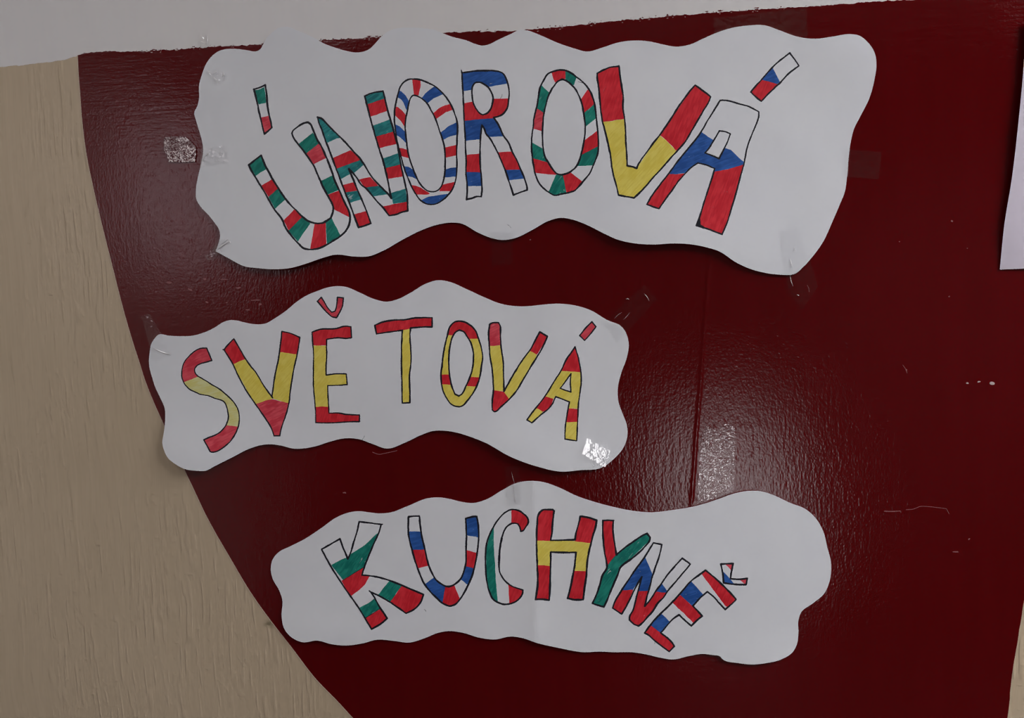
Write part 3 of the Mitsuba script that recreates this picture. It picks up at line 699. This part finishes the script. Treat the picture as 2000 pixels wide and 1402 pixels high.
O = crop(1250, 250, 6.374)
letter(S1, 'letter Á in white, blue and red', 2.8, [
    (N((440, 825), (520, 825), (640, 850), (750, 885), (850, 910), (940, 950), (1030, 1000), (1025, 1080), (1000, 1160), (950, 1280)) + O((1375, 126), (1330, 260), (1295, 440), (1240, 640), (1190, 830), (1130, 1030), (1080, 1190),
      (1020, 1325), (880, 1270), (700, 1215), (740, 1110), (790, 950), (850, 760), (890, 640), (930, 505), (840, 465), (720, 435), (640, 490), (560, 570), (480, 660), (380, 800), (300, 910), (235, 1005), (150, 975), (85, 950),
      (130, 870), (230, 730), (370, 550), (480, 400), (620, 230), (740, 80)) + N((186, 1246), (250, 1130), (340, 990), (400, 890)),
     [O((990, 35), (1060, 45), (1125, 70), (1090, 170), (1040, 270), (985, 380), (900, 345), (810, 310), (860, 250), (920, 150))], 'outline'),
    (N((1500, 105), (1570, 200), (1640, 300), (1500, 400), (1350, 560), (1200, 700), (1065, 840), (980, 770), (905, 700), (960, 630), (1080, 500), (1200, 360), (1300, 260), (1400, 180)), [], 'accent_outline')],
    [('blue', N((1240, 335), (1345, 545), (1300, 575), (1180, 540), (1070, 515))), ('red', N((1075, 518), (1180, 543), (1310, 580), (1065, 860), (880, 700))),
     ('blue', O((755, 45), (830, 100), (900, 145), (1050, 250), (1130, 275), (1210, 355), (1300, 430), (1300, 448), (1100, 508), (930, 543), (930, 500), (720, 425), (550, 560), (460, 570), (345, 570))),
     ('red', O((345, 577), (460, 577), (560, 567), (235, 1030), (60, 950))), ('red', O((925, 548), (1100, 513), (1300, 453), (1030, 1345), (820, 1250), (765, 1220), (745, 1190), (735, 1100))), ('black', O((695, 1215), (738, 1095), (750, 1190), (768, 1226), (810, 1250), (760, 1245)))],
    extra=[(O((705, 1205), (740, 1130), (742, 1210), (790, 1240)), 3.6)])

P, Q = crop(340, 640, 10.0125), crop(340, 760, 10.0125)
letter(S2, 'letter S in red with a pale yellow middle', 2.2, [
    (P((635, 395), (690, 520), (738, 640), (640, 670), (520, 700), (440, 750), (400, 810), (405, 860), (450, 930), (560, 1000), (720, 1100), (880, 1195), (1000, 1290)) + Q((1110, 190), (1200, 300), (1260, 430), (1275, 560),
      (1265, 680), (1230, 800), (1170, 920), (1080, 1040), (960, 1140), (850, 1210), (760, 1232), (710, 1225), (640, 1100), (580, 990), (690, 940), (820, 890), (920, 820), (990, 740), (1035, 660), (1060, 560), (1050, 440),
      (1020, 320), (980, 250), (920, 215), (800, 180), (680, 130), (600, 115), (500, 95), (400, 50)) + P((300, 1201), (230, 1130), (180, 1050), (150, 930), (160, 800), (190, 690), (260, 590), (350, 500), (450, 430), (540, 400)), [], 'outline')],
    [('rose', P((640, 380), (750, 640), (430, 760), (400, 850), (470, 950), (330, 1010), (195, 1065), (120, 900), (200, 600), (450, 390))),
     ('pale', P((190, 1070), (330, 1015), (470, 957), (900, 1190)) + Q((1120, 180), (1300, 500), (1245, 732), (1030, 705), (1060, 500), (980, 260), (680, 150), (280, 20))),
     ('rose', Q((1030, 708), (1245, 737), (1250, 820), (900, 1240), (700, 1245), (565, 990)))])

R = crop(420, 640, 6.372)
letter(S2, 'large letter V in red, yellow and red, left of the Ě', 2.4, [
    (R((112, 272), (170, 200), (232, 138), (260, 180), (370, 370), (430, 460), (510, 560), (600, 710), (708, 862), (745, 600), (790, 380), (815, 200), (830, 45), (930, 65), (1055, 120), (1030, 290), (980, 520), (945, 720),
       (915, 960), (870, 1120), (820, 1270), (805, 1345), (735, 1345), (700, 1250), (600, 1090), (510, 960), (400, 800), (290, 600), (210, 430), (125, 295)), [], 'outline')],
    [('red', R((100, 270), (235, 125), (380, 385), (220, 452))), ('yellow', R((220, 457), (380, 390), (718, 880), (640, 900), (500, 952))), ('rose', R((500, 955), (640, 905), (715, 892), (920, 942), (805, 1365), (730, 1365))),
     ('yellow', R((810, 302), (1015, 330), (920, 938), (725, 882), (705, 862))), ('red', R((825, 35), (1070, 110), (1015, 328), (805, 298)))], extra=[(R((100, 272), (110, 270), (118, 275)), 2.0), (R((700, 845), (708, 860), (718, 872)), 2.4)])

Sx = crop(590, 570, 5.192)
letter(S2, 'letter Ě in red and yellow with a red caron', 2.3, [
    (Sx((100, 408), (180, 380), (340, 372), (440, 348), (495, 352), (503, 465), (450, 472), (360, 465), (250, 480), (248, 560), (250, 640), (243, 750), (243, 842), (350, 830), (448, 832), (458, 940), (350, 948), (260, 950),
        (262, 1050), (268, 1150), (272, 1230), (370, 1228), (450, 1242), (582, 1248), (580, 1315), (450, 1318), (300, 1328), (138, 1325), (138, 1250), (130, 1120), (115, 950), (115, 750), (115, 600), (105, 480)), [], 'outline'),
    (Sx((155, 95), (195, 55), (230, 110), (260, 160), (300, 205), (335, 195), (350, 140), (358, 55), (420, 60), (410, 140), (380, 210), (350, 262), (310, 255), (260, 215), (200, 150)), [], 'caron_outline')],
    [('red', Sx((90, 400), (500, 335), (515, 475), (250, 480), (255, 540), (105, 540))), ('yellow', Sx((105, 546), (255, 546), (480, 820), (470, 955), (270, 950), (275, 1164), (125, 1167))),
     ('red', Sx((125, 1170), (200, 1164), (275, 1168), (285, 1225), (600, 1235), (600, 1335), (125, 1340))), ('rose', Sx((140, 90), (195, 45), (310, 205), (350, 45), (430, 50), (360, 280), (290, 270)))])

Tt = crop(720, 600, 7.007)
letter(S2, 'letter T with a red bar and a yellow stem', 2.7, [
    (Tt((85, 245), (200, 200), (350, 175), (500, 170), (600, 150), (740, 142), (868, 142), (868, 268), (740, 270), (572, 285), (565, 400), (575, 560), (580, 720), (575, 800), (560, 900), (560, 1050), (565, 1200), (565, 1307),
        (460, 1310), (458, 1200), (455, 1000), (450, 850), (450, 700), (450, 550), (455, 430), (462, 315), (300, 335), (108, 365)), [], 'outline')],
    [('red', Tt((75, 240), (200, 182), (350, 158), (500, 158), (875, 135), (875, 272), (575, 287), (480, 312), (100, 372))), ('yellow', Tt((465, 318), (575, 292), (565, 400), (572, 560), (575, 720), (570, 800), (552, 900), (555, 1300), (470, 1300), (462, 1000), (458, 700)))])

Uu = crop(850, 610, 7.009)
letter(S2, 'letter O in red and yellow bands', 2.8, [
    (Uu((330, 120), (400, 130), (480, 175), (550, 250), (590, 350), (630, 480), (650, 610), (635, 720), (610, 880), (570, 1010), (500, 1130), (430, 1220), (370, 1280), (300, 1290), (230, 1265), (160, 1180), (110, 1080), (85, 970),
        (78, 860), (95, 720), (110, 580), (140, 420), (170, 300), (200, 200), (260, 135)),
     [Uu((330, 243), (390, 265), (430, 320), (480, 400), (515, 510), (525, 620), (510, 770), (470, 900), (420, 1010), (370, 1110), (325, 1145), (270, 1120), (230, 1020), (200, 880), (185, 720), (190, 560), (210, 420), (240, 330), (280, 270))], 'outline')],
    [('red', Uu((155, 305), (200, 130), (340, 90), (500, 150), (595, 355), (475, 362), (330, 230), (235, 312))), ('yellow', Uu((160, 310), (240, 316), (185, 700), (205, 850), (75, 848))), ('red', Uu((75, 855), (205, 853), (225, 987), (75, 982))),
     ('yellow', Uu((75, 987), (225, 992), (325, 1150), (430, 1010), (575, 1018), (400, 1320), (240, 1320))), ('red', Uu((485, 884), (615, 892), (580, 1013), (430, 1002))), ('yellow', Uu((475, 366), (600, 360), (680, 620), (615, 888), (485, 880), (520, 600)))])

Vv = crop(940, 620, 7.007)
letter(S2, 'smaller letter V in red, yellow and red, between O and Á', 2.8, [
    (Vv((115, 92), (150, 75), (235, 70), (250, 92), (262, 250), (275, 430), (300, 600), (305, 800), (311, 1008), (400, 850), (500, 680), (580, 560), (670, 440), (740, 310), (800, 195), (905, 258), (880, 320), (780, 510), (680, 670),
        (580, 840), (490, 990), (410, 1090), (330, 1170), (250, 1240), (210, 1280), (180, 1290), (150, 1265), (150, 1150), (165, 1000), (160, 850), (145, 680), (120, 540), (110, 380), (100, 220)), [], 'outline')],
    [('rose', Vv((90, 70), (260, 55), (270, 375), (105, 392))), ('yellow', Vv((100, 396), (275, 380), (310, 600), (312, 1006), (165, 994))), ('red', Vv((160, 997), (312, 1016), (378, 1117), (180, 1310), (130, 1270))),
     ('yellow', Vv((310, 1012), (490, 680), (570, 555), (650, 455), (675, 452), (760, 502), (650, 750), (385, 1112))), ('red', Vv((800, 180), (920, 255), (762, 500), (670, 455)))])

Ww = crop(1010, 610, 5.194)
letter(S2, 'letter Á in red and yellow bands with a red accent', 2.5, [
    (Ww((587, 348), (610, 420), (640, 560), (650, 700), (635, 830), (620, 950), (615, 1080), (605, 1303), (485, 1285), (490, 1150), (510, 1020), (530, 910), (460, 880), (390, 855), (350, 940), (320, 975), (250, 1030), (200, 1075),
        (150, 1120), (100, 1090), (150, 1020), (230, 920), (310, 810), (370, 710), (440, 600), (510, 460), (560, 390)), [Ww((547, 622), (540, 700), (545, 808), (490, 790), (438, 770), (490, 700))], 'outline'),
    (Ww((757, 95), (800, 145), (755, 205), (685, 285), (635, 235), (690, 165)), [], 'accent_outline')],
    [('red', Ww((587, 335), (655, 605), (450, 590))), ('yellow', Ww((450, 594), (655, 609), (670, 700), (625, 975), (520, 972), (530, 905), (390, 850), (365, 875), (285, 850))), ('red', Ww((285, 853), (365, 878), (330, 985), (258, 1006), (198, 970))),
     ('yellow', Ww((198, 973), (258, 1009), (150, 1140), (80, 1090))), ('red', Ww((515, 977), (625, 982), (620, 1108), (500, 1112))), ('yellow', Ww((500, 1116), (620, 1112), (610, 1320), (470, 1300))), ('rose', Ww((757, 85), (810, 145), (685, 295), (625, 235)))])

Xx = crop(610, 1000, 5.842)
letter(S3, 'letter K in white, green and red bands', 2.9, [
    (Xx((105, 425), (210, 365), (315, 305), (340, 380), (370, 450), (405, 535), (430, 480), (470, 350), (510, 220), (535, 110), (650, 122), (785, 142), (760, 230), (710, 340), (650, 480), (600, 610), (565, 718), (680, 730),
        (800, 755), (950, 805), (1100, 870), (1200, 910), (1268, 940), (1230, 1040), (1160, 1110), (1070, 1155), (950, 1070), (800, 975), (665, 910), (700, 960), (760, 1070), (820, 1160), (855, 1213), (780, 1275), (675, 1335),
        (600, 1210), (520, 1080), (400, 910), (300, 760), (200, 600)), [], 'outline')],
    [('green', Xx((220, 605), (330, 545), (400, 520), (440, 480), (600, 380), (730, 255), (785, 230), (595, 622), (480, 690), (352, 773))), ('red', Xx((335, 785), (480, 697), (592, 630), (560, 715), (650, 728), (600, 820), (540, 880), (435, 960))),
     ('green', Xx((880, 785), (1022, 835), (960, 918), (883, 1030), (750, 948))), ('red', Xx((1025, 840), (1300, 940), (1260, 1060), (1180, 1140), (1070, 1175), (888, 1030), (965, 922))), ('green', Xx((530, 1097), (640, 1040), (705, 992), (785, 1092), (700, 1140), (602, 1203))),
     ('red', Xx((603, 1212), (785, 1100), (880, 1210), (675, 1355)))],
    extra=[(Xx((355, 777), (480, 694), (590, 627)), 0.9), (Xx((605, 1208), (700, 1148), (780, 1097)), 1.1), (Xx((650, 898), (668, 915), (690, 940)), 2.6), (Xx((770, 136), (785, 140), (800, 140)), 2.2)])

Yy = crop(780, 990, 6.678)
letter(S3, 'letter U in white, blue and red bands', 3.0, [
    (Yy((118, 130), (190, 120), (262, 118), (270, 220), (285, 340), (310, 460), (335, 560), (360, 680), (385, 770), (430, 870), (470, 940), (540, 1000), (610, 1035), (680, 1030), (740, 995), (800, 935), (840, 840), (865, 740),
        (870, 560), (875, 380), (865, 150), (940, 130), (1008, 122), (1030, 250), (1035, 380), (1020, 560), (985, 760), (940, 920), (880, 1050), (800, 1190), (720, 1275), (660, 1290), (580, 1265), (500, 1200), (400, 1100),
        (330, 1010), (270, 880), (210, 720), (160, 540), (120, 370), (115, 250)), [], 'outline')],
    [('blue', Yy((110, 325), (200, 320), (295, 328), (345, 552), (165, 560))), ('red', Yy((165, 563), (345, 556), (375, 763), (240, 797))), ('blue', Yy((330, 1012), (455, 920), (600, 1030), (558, 1255), (450, 1185))),
     ('red', Yy((603, 1030), (712, 1020), (788, 1207), (680, 1310), (562, 1265))), ('blue', Yy((845, 770), (980, 802), (897, 1015), (800, 940))), ('red', Yy((868, 562), (1012, 602), (978, 798), (850, 767))), ('blue', Yy((855, 140), (1015, 110), (1050, 300), (1030, 393), (870, 366)))])

Zz = crop(930, 980, 6.369)
letter(S3, 'letter C in green, white and red', 2.8, [
    (Zz((445, 95), (520, 105), (590, 150), (640, 200), (650, 250), (620, 310), (575, 362), (555, 366), (540, 310), (520, 275), (490, 265), (440, 270), (380, 310), (345, 370), (315, 460), (295, 560), (285, 680), (283, 800), (300, 890),
        (350, 970), (420, 1035), (500, 1070), (582, 1098), (578, 1130), (550, 1190), (500, 1235), (430, 1265), (360, 1275), (280, 1255), (210, 1210), (165, 1120), (135, 1000), (120, 860), (115, 700), (130, 520), (170, 400),
        (220, 300), (290, 200), (370, 125)), [], 'outline')],
    [('green', Zz((218, 320), (215, 560), (230, 750), (240, 950), (264, 1250), (205, 1205), (160, 1100), (128, 900), (128, 600), (165, 420))), ('red', Zz((443, 80), (670, 170), (670, 260), (560, 390), (520, 270), (440, 275))),
     ('red', Zz((403, 1030), (610, 1095), (500, 1260), (415, 1290)))], extra=[(Zz((318, 455), (298, 560), (287, 680), (284, 780)), 3.6)])

aa = crop(1030, 980, 6.673)
letter(S3, 'letter H in red with a yellow bar', 3.4, [
    (aa((160, 140), (190, 110), (260, 100), (330, 102), (348, 120), (335, 220), (325, 330), (318, 420), (302, 500), (450, 500), (620, 492), (640, 380), (670, 280), (690, 188), (800, 205), (903, 240), (890, 320), (850, 460), (810, 620),
        (780, 780), (770, 950), (745, 1120), (728, 1275), (620, 1275), (525, 1255), (560, 1120), (590, 980), (615, 840), (625, 740), (635, 658), (470, 660), (305, 655), (305, 740), (300, 900), (295, 1100), (285, 1280), (200, 1270),
        (108, 1270), (130, 1120), (135, 980), (130, 850), (122, 650), (120, 480), (125, 330)), [], 'outline')],
    [('red', aa((100, 80), (360, 80), (300, 508), (115, 500))), ('yellow', aa((115, 506), (300, 512), (450, 508), (625, 512), (835, 540), (770, 902), (605, 897), (640, 650), (300, 650), (300, 838), (120, 826))),
     ('red', aa((120, 830), (200, 826), (305, 842), (300, 1300), (90, 1290))), ('red', aa((690, 170), (920, 225), (830, 535), (615, 510))), ('red', aa((600, 902), (780, 908), (740, 1300), (505, 1270)))])

bb = crop(1140, 1000, 7.013)
letter(S3, 'letter Y with a short red arm and a long green stroke', 3.2, [
    (bb((262, 115), (330, 112), (405, 118), (400, 250), (420, 400), (447, 582), (560, 490), (700, 390), (790, 330), (868, 292), (912, 345), (905, 380), (840, 470), (740, 570), (640, 650), (550, 710), (505, 755), (470, 850), (420, 960),
        (370, 1080), (320, 1210), (275, 1298), (190, 1275), (120, 1250), (170, 1140), (220, 1000), (255, 870), (320, 740), (310, 680), (285, 540), (270, 400), (262, 250)), [], 'outline')],
    [('red', bb((255, 105), (412, 105), (450, 575), (322, 735), (270, 600))), ('green', bb((322, 742), (380, 660), (452, 582), (700, 385), (870, 285), (930, 360), (500, 770), (290, 1320), (100, 1250)))],
    extra=[(bb((395, 112), (405, 114), (415, 114)), 2.2), (bb((440, 560), (447, 580), (455, 588)), 2.8)])

cc = crop(1190, 1040, 7.012)
letter(S3, 'letter N in white, blue and red', 3.0, [
    (cc((605, 140), (720, 165), (690, 300), (640, 450), (590, 600), (550, 760), (510, 900), (485, 1008), (560, 920), (640, 800), (720, 690), (790, 590), (890, 470), (1000, 350), (1110, 432), (1030, 530), (920, 660), (800, 800),
        (740, 890), (660, 970), (600, 1070), (520, 1160), (460, 1230), (400, 1280), (340, 1255), (275, 1195), (275, 1165), (330, 1050), (360, 930), (395, 800), (445, 605), (360, 750), (280, 920), (220, 1030), (170, 1115),
        (100, 1070), (45, 1035), (70, 960), (150, 820), (260, 650), (370, 490), (480, 340), (550, 230)), [], 'outline')],
    [('blue', cc((485, 325), (595, 590), (535, 795), (395, 802), (445, 605), (320, 782), (170, 790))), ('red', cc((170, 793), (325, 785), (175, 1135), (20, 1030))),
     ('red', cc((385, 806), (535, 799), (485, 1010), (650, 808), (710, 818), (800, 818), (400, 1310), (250, 1190))), ('blue', cc((715, 695), (790, 803), (795, 815), (710, 814), (640, 804)))])

dd = crop(1250, 1080, 6.678)
letter(S3, 'slanted letter Ě in red, white and blue stripes', 3.1, [
    (dd((60, 1040), (110, 970), (200, 860), (290, 770), (420, 640), (540, 510), (650, 380), (750, 300), (855, 225), (950, 300), (1070, 410), (1160, 500), (1255, 605), (1190, 670), (1110, 735), (1040, 660), (950, 560), (880, 505),
        (800, 570), (690, 690), (750, 750), (810, 822), (740, 880), (670, 950), (600, 890), (510, 805), (440, 850), (390, 900), (340, 960), (270, 1040), (350, 1100), (420, 1170), (450, 1215), (380, 1285), (280, 1210), (190, 1140),
        (110, 1070)), [], 'outline'),
    (dd((1055, 145), (1130, 140), (1215, 138), (1195, 230), (1178, 335), (1290, 342), (1398, 330), (1385, 412), (1280, 410), (1200, 405), (1090, 388), (1080, 270)), [], 'caron_outline')],
    [('red', dd((810, 275), (860, 205), (1275, 605), (1150, 712), (1110, 680), (960, 480))), ('blue', dd((665, 370), (825, 545), (685, 688), (525, 545))), ('red', dd((525, 549), (680, 690), (830, 830), (710, 915), (680, 890), (560, 770), (425, 645))),
     ('blue', dd((280, 793), (392, 902), (262, 1045), (142, 938))), ('red', dd((140, 942), (265, 1045), (470, 1215), (375, 1305), (40, 1040))), ('rose', dd((1115, 142), (1225, 130), (1195, 225))), ('blue', dd((1075, 235), (1180, 345), (1235, 415), (1075, 405))),
     ('rose', dd((1300, 345), (1410, 320), (1390, 420)))])


# ------------------------------------------------------------------ pencil ticks and smudges on the paper
def pencil(sheet, pts, w):
    SEED[0] += 1
    ink(sheet, ink_line(pts, w, SEED[0], closed=False), 'ink_pencil', sheet.key, 'pencil_mark', 0.0001)


pencil(S1, [(1197.9, 251), (1197.5, 254), (1197, 257)], 0.9)
pencil(S1, [(980.4, 184.5), (980.7, 187.5), (977, 192.3)], 0.7)
pencil(S3, [(829, 1190), (831, 1192), (832, 1194)], 1.0)
pencil(S3, [(1278, 1250), (1279, 1253), (1279, 1257)], 0.9)
pencil(S2, [(707, 859), (709.5, 856), (712, 851)], 0.8)
pencil(S1, [(990, 438), (996, 442), (998, 445)], 0.6)


# ------------------------------------------------------------------ clear tape
def height_at(px):
    """How far the topmost paper, or else the wall, stands in front of the wall plane."""
    h = np.full(len(px), 0.0008)
    w = to2(px)
    h = h + wave(w[:, 0], w[:, 1])
    for sh in (S1, S2, S3):
        inside = shapely.contains_xy(sh.poly, px[:, 0], px[:, 1])
        h[inside] = sh.d(px[inside]) + 0.0003
    return h


def tape(quad, label, amp=0.00012, scale=5.0, seed=0, lift=0.0003, tilt=(0.0, 0.0), size=1.3, glint_folds=(), mat='clear_tape', aim=False, under=None):
    g = Polygon(quad) if under is None else Polygon(quad).difference(under.poly.buffer(0.5))
    v, f = tri_grid(g, size, size)
    offs = [(0, 0)] + [(3 * math.cos(t), 3 * math.sin(t)) for t in np.arange(6) * math.pi / 3]
    h = np.mean([height_at(v + np.array(o)) for o in offs], 0)
    h = np.maximum(h, height_at(v)) + lift
    wr = n2(v[:, 0] / scale, v[:, 1] / scale, seed) + 0.5 * n2(v[:, 0] / scale * 2.1, v[:, 1] / scale * 2.1, seed + 1)
    wr = wr + 0.8 * np.abs(n2(v[:, 0] / scale * 0.7, v[:, 1] / scale * 0.7, seed + 2))
    t = tilt[0] * v[:, 0] + tilt[1] * v[:, 1]
    if aim:                                       # a taut piece that stands a little off the paper, so that it mirrors the window
        c = v.mean(0)
        e = 2.0
        at = lambda x, y: on_wall([(x, y)], 0.002)[0]
        p0 = at(*c)
        a1, a2 = EYE - p0, np.array([0.5 * (WX0 + WX1), Y0, 0.5 * (WZ0 + WZ1)]) - p0
        nn = a1 / np.linalg.norm(a1) + a2 / np.linalg.norm(a2)
        hx, hz = nn[0] / nn[1], nn[2] / nn[1]
        jx, jy = (at(c[0] + e, c[1]) - p0) / e, (at(c[0], c[1] + e) - p0) / e
        t = (hx * jx[0] + hz * jx[2]) * v[:, 0] + (hx * jy[0] + hz * jy[2]) * v[:, 1]
        h = np.full(len(v), h.mean() + 0.0006)
        ramp = (v[:, 0] - v[:, 0].min()) / np.ptp(v[:, 0])
        wr = wr * (0.25 + 2.0 * ramp)
    h = h + amp * (1.5 + wr) + t - t.min()
    k = obj('tape_strip', film(on_wall(v, h), f), mat, smooth=True)
    labels[k] = {'label': label, 'category': 'tape'}
    for pts, w in glint_folds:
        line = spline(pts, closed=False, step=1.5)
        tt = np.linspace(0, 1, len(line))
        g = np.vstack([np.zeros((1, 2)), np.diff(line, axis=0)])
        g[0] = g[1]
        g = np.c_[-g[:, 1], g[:, 0]] / np.linalg.norm(g, axis=1)[:, None]
        ww = w * (0.25 + 0.75 * np.sin(math.pi * tt))
        rows = []
        for a in np.linspace(-1, 1, 5):
            q = line + g * (ww * a / 2)[:, None]
            rows.append(on_wall(q, height_at(line) + lift + 2.5 * amp + 0.0004 * math.cos(a * math.pi / 2)))
        V = np.vstack(rows)
        n = len(line)
        F = np.vstack([[[r * n + i, r * n + i + 1, r * n + n + i + 1], [r * n + i, r * n + n + i + 1, r * n + n + i]] for r in range(4) for i in range(n - 1)]).reshape(-1, 3)
        obj('glint_fold', film(V, F), 'tape_glint', k, smooth=True)  # bright ridge put in where the tape glints


tape([(321, 268), (340, 266), (362, 267), (374, 277), (383, 288), (383, 303), (381, 316), (352, 317), (330, 316), (324, 300), (320, 292)], 'crumpled scrap of tape residue with painted whitish glints on the maroon paint left of the ÚNOROVÁ banner', 0.0004, 2.6, 3, lift=0.0004, size=0.8, mat='residue_glints')
tape([(1371, 846), (1380, 832), (1402, 838), (1420, 826), (1437, 836), (1435, 900), (1432, 992), (1361, 1012), (1366, 900)], 'grainy clear film added for the glare on the maroon paint above the KUCHYNĚ banner', 0.000085, 2.5, 33, lift=0.0004, size=0.9, under=S3)  # film added to carry the bright glare on the gloss paint
tape([(402, 134), (428, 128), (446, 152), (424, 166)], 'clear tape on the upper left corner of the ÚNOROVÁ banner', 0.00045, 5.0, 5, glint_folds=[([(405, 138), (408, 141), (412, 144)], 1.8), ([(412, 145), (415, 147), (413, 151)], 1.4), ([(417, 143), (421, 142), (425, 138)], 1.4), ([(417, 150), (422, 155), (427, 159)], 2.2), ([(433, 141), (437, 145), (434, 150)], 2.6)])
tape([(392, 62), (410, 64), (408, 96), (388, 94)], 'clear tape on the white paint above the upper left corner of the ÚNOROVÁ banner', 0.0002, 6.0, 8, glint_folds=[([(404, 69), (405, 77), (404, 88)], 1.6), ([(392, 81), (397, 84), (403, 87)], 0.9)])
tape([(392, 290), (446, 282), (450, 316), (390, 325)], 'clear tape on the left edge of the ÚNOROVÁ banner beside its first letter', 0.00035, 6.0, 7, glint_folds=[([(396, 315), (398, 311), (400, 306)], 2.2), ([(402, 305), (405, 302), (408, 298)], 2.6), ([(430, 297), (433, 300), (436, 303)], 1.2)])
tape([(428, 470), (446, 462), (454, 478), (424, 498), (410, 510), (400, 500)], 'clear tape on the lower left tip of the ÚNOROVÁ banner', 0.00040, 5.0, 9, glint_folds=[([(426, 487), (434, 480), (448, 472)], 3.2), ([(430, 478), (438, 473), (447, 466)], 1.6), ([(445, 468), (448, 471), (450, 476)], 1.8)])
tape([(1652, 291), (1722, 297), (1716, 350), (1648, 345)], 'clear tape on the right edge of the ÚNOROVÁ banner', 0.00008, 12.0, 11)
tape([(1520, 452), (1560, 440), (1598, 560), (1566, 604), (1540, 566)], 'clear tape on the lower right corner of the ÚNOROVÁ banner', 0.00016, 8.0, 13, glint_folds=[([(1543, 505), (1545, 513), (1547, 522)], 2.0), ([(1551, 482), (1552, 486), (1552, 491)], 1.2), ([(1543, 537), (1545, 548), (1549, 559)], 1.4), ([(1557, 575), (1560, 577), (1561, 576)], 1.3)], mat='matt_tape')
tape([(1394, 36), (1575, 14), (1578, 72), (1396, 66)], 'wide clear tape on the maroon paint along the upper edge of the ÚNOROVÁ banner', 0.00014, 7.0, 15, under=S1)
tape([(958, 452), (1002, 452), (1000, 516), (960, 518)], 'clear tape on the lower edge of the ÚNOROVÁ banner below the R', 0.00008, 12.0, 17, mat='matt_tape')
tape([(1147, 855), (1192, 880), (1182, 914), (1137, 886)], 'shiny clear tape on the lower right corner of the SVĚTOVÁ banner', 0.000035, 6.0, 19, aim=True)
tape([(275, 618), (292, 612), (338, 690), (302, 704)], 'clear tape on the upper left corner of the SVĚTOVÁ banner', 0.00016, 8.0, 21, glint_folds=[([(299, 679), (312, 686), (334, 693)], 2.6)], mat='matt_tape')
tape([(1180, 630), (1258, 556), (1284, 584), (1206, 668)], 'clear tape on the upper right corner of the SVĚTOVÁ banner', 0.00016, 6.0, 23, glint_folds=[([(1200, 622), (1208, 614), (1215, 610)], 0.9), ([(1218, 624), (1224, 618), (1230, 610)], 0.9), ([(1222, 584), (1226, 583), (1229, 585)], 1.8), ([(1258, 573), (1264, 580), (1268, 588)], 1.0)], mat='matt_tape')
tape([(986, 912), (1014, 910), (1020, 984), (992, 986)], 'clear tape on the upper edge of the KUCHYNĚ banner above the C', 0.00014, 9.0, 27, glint_folds=[([(999, 921), (1001, 931), (1005, 944)], 1.0), ([(1003, 944), (1004, 955), (1005, 966)], 1.1), ([(1005, 968), (1006, 975), (1007, 982)], 1.1)], mat='matt_tape')
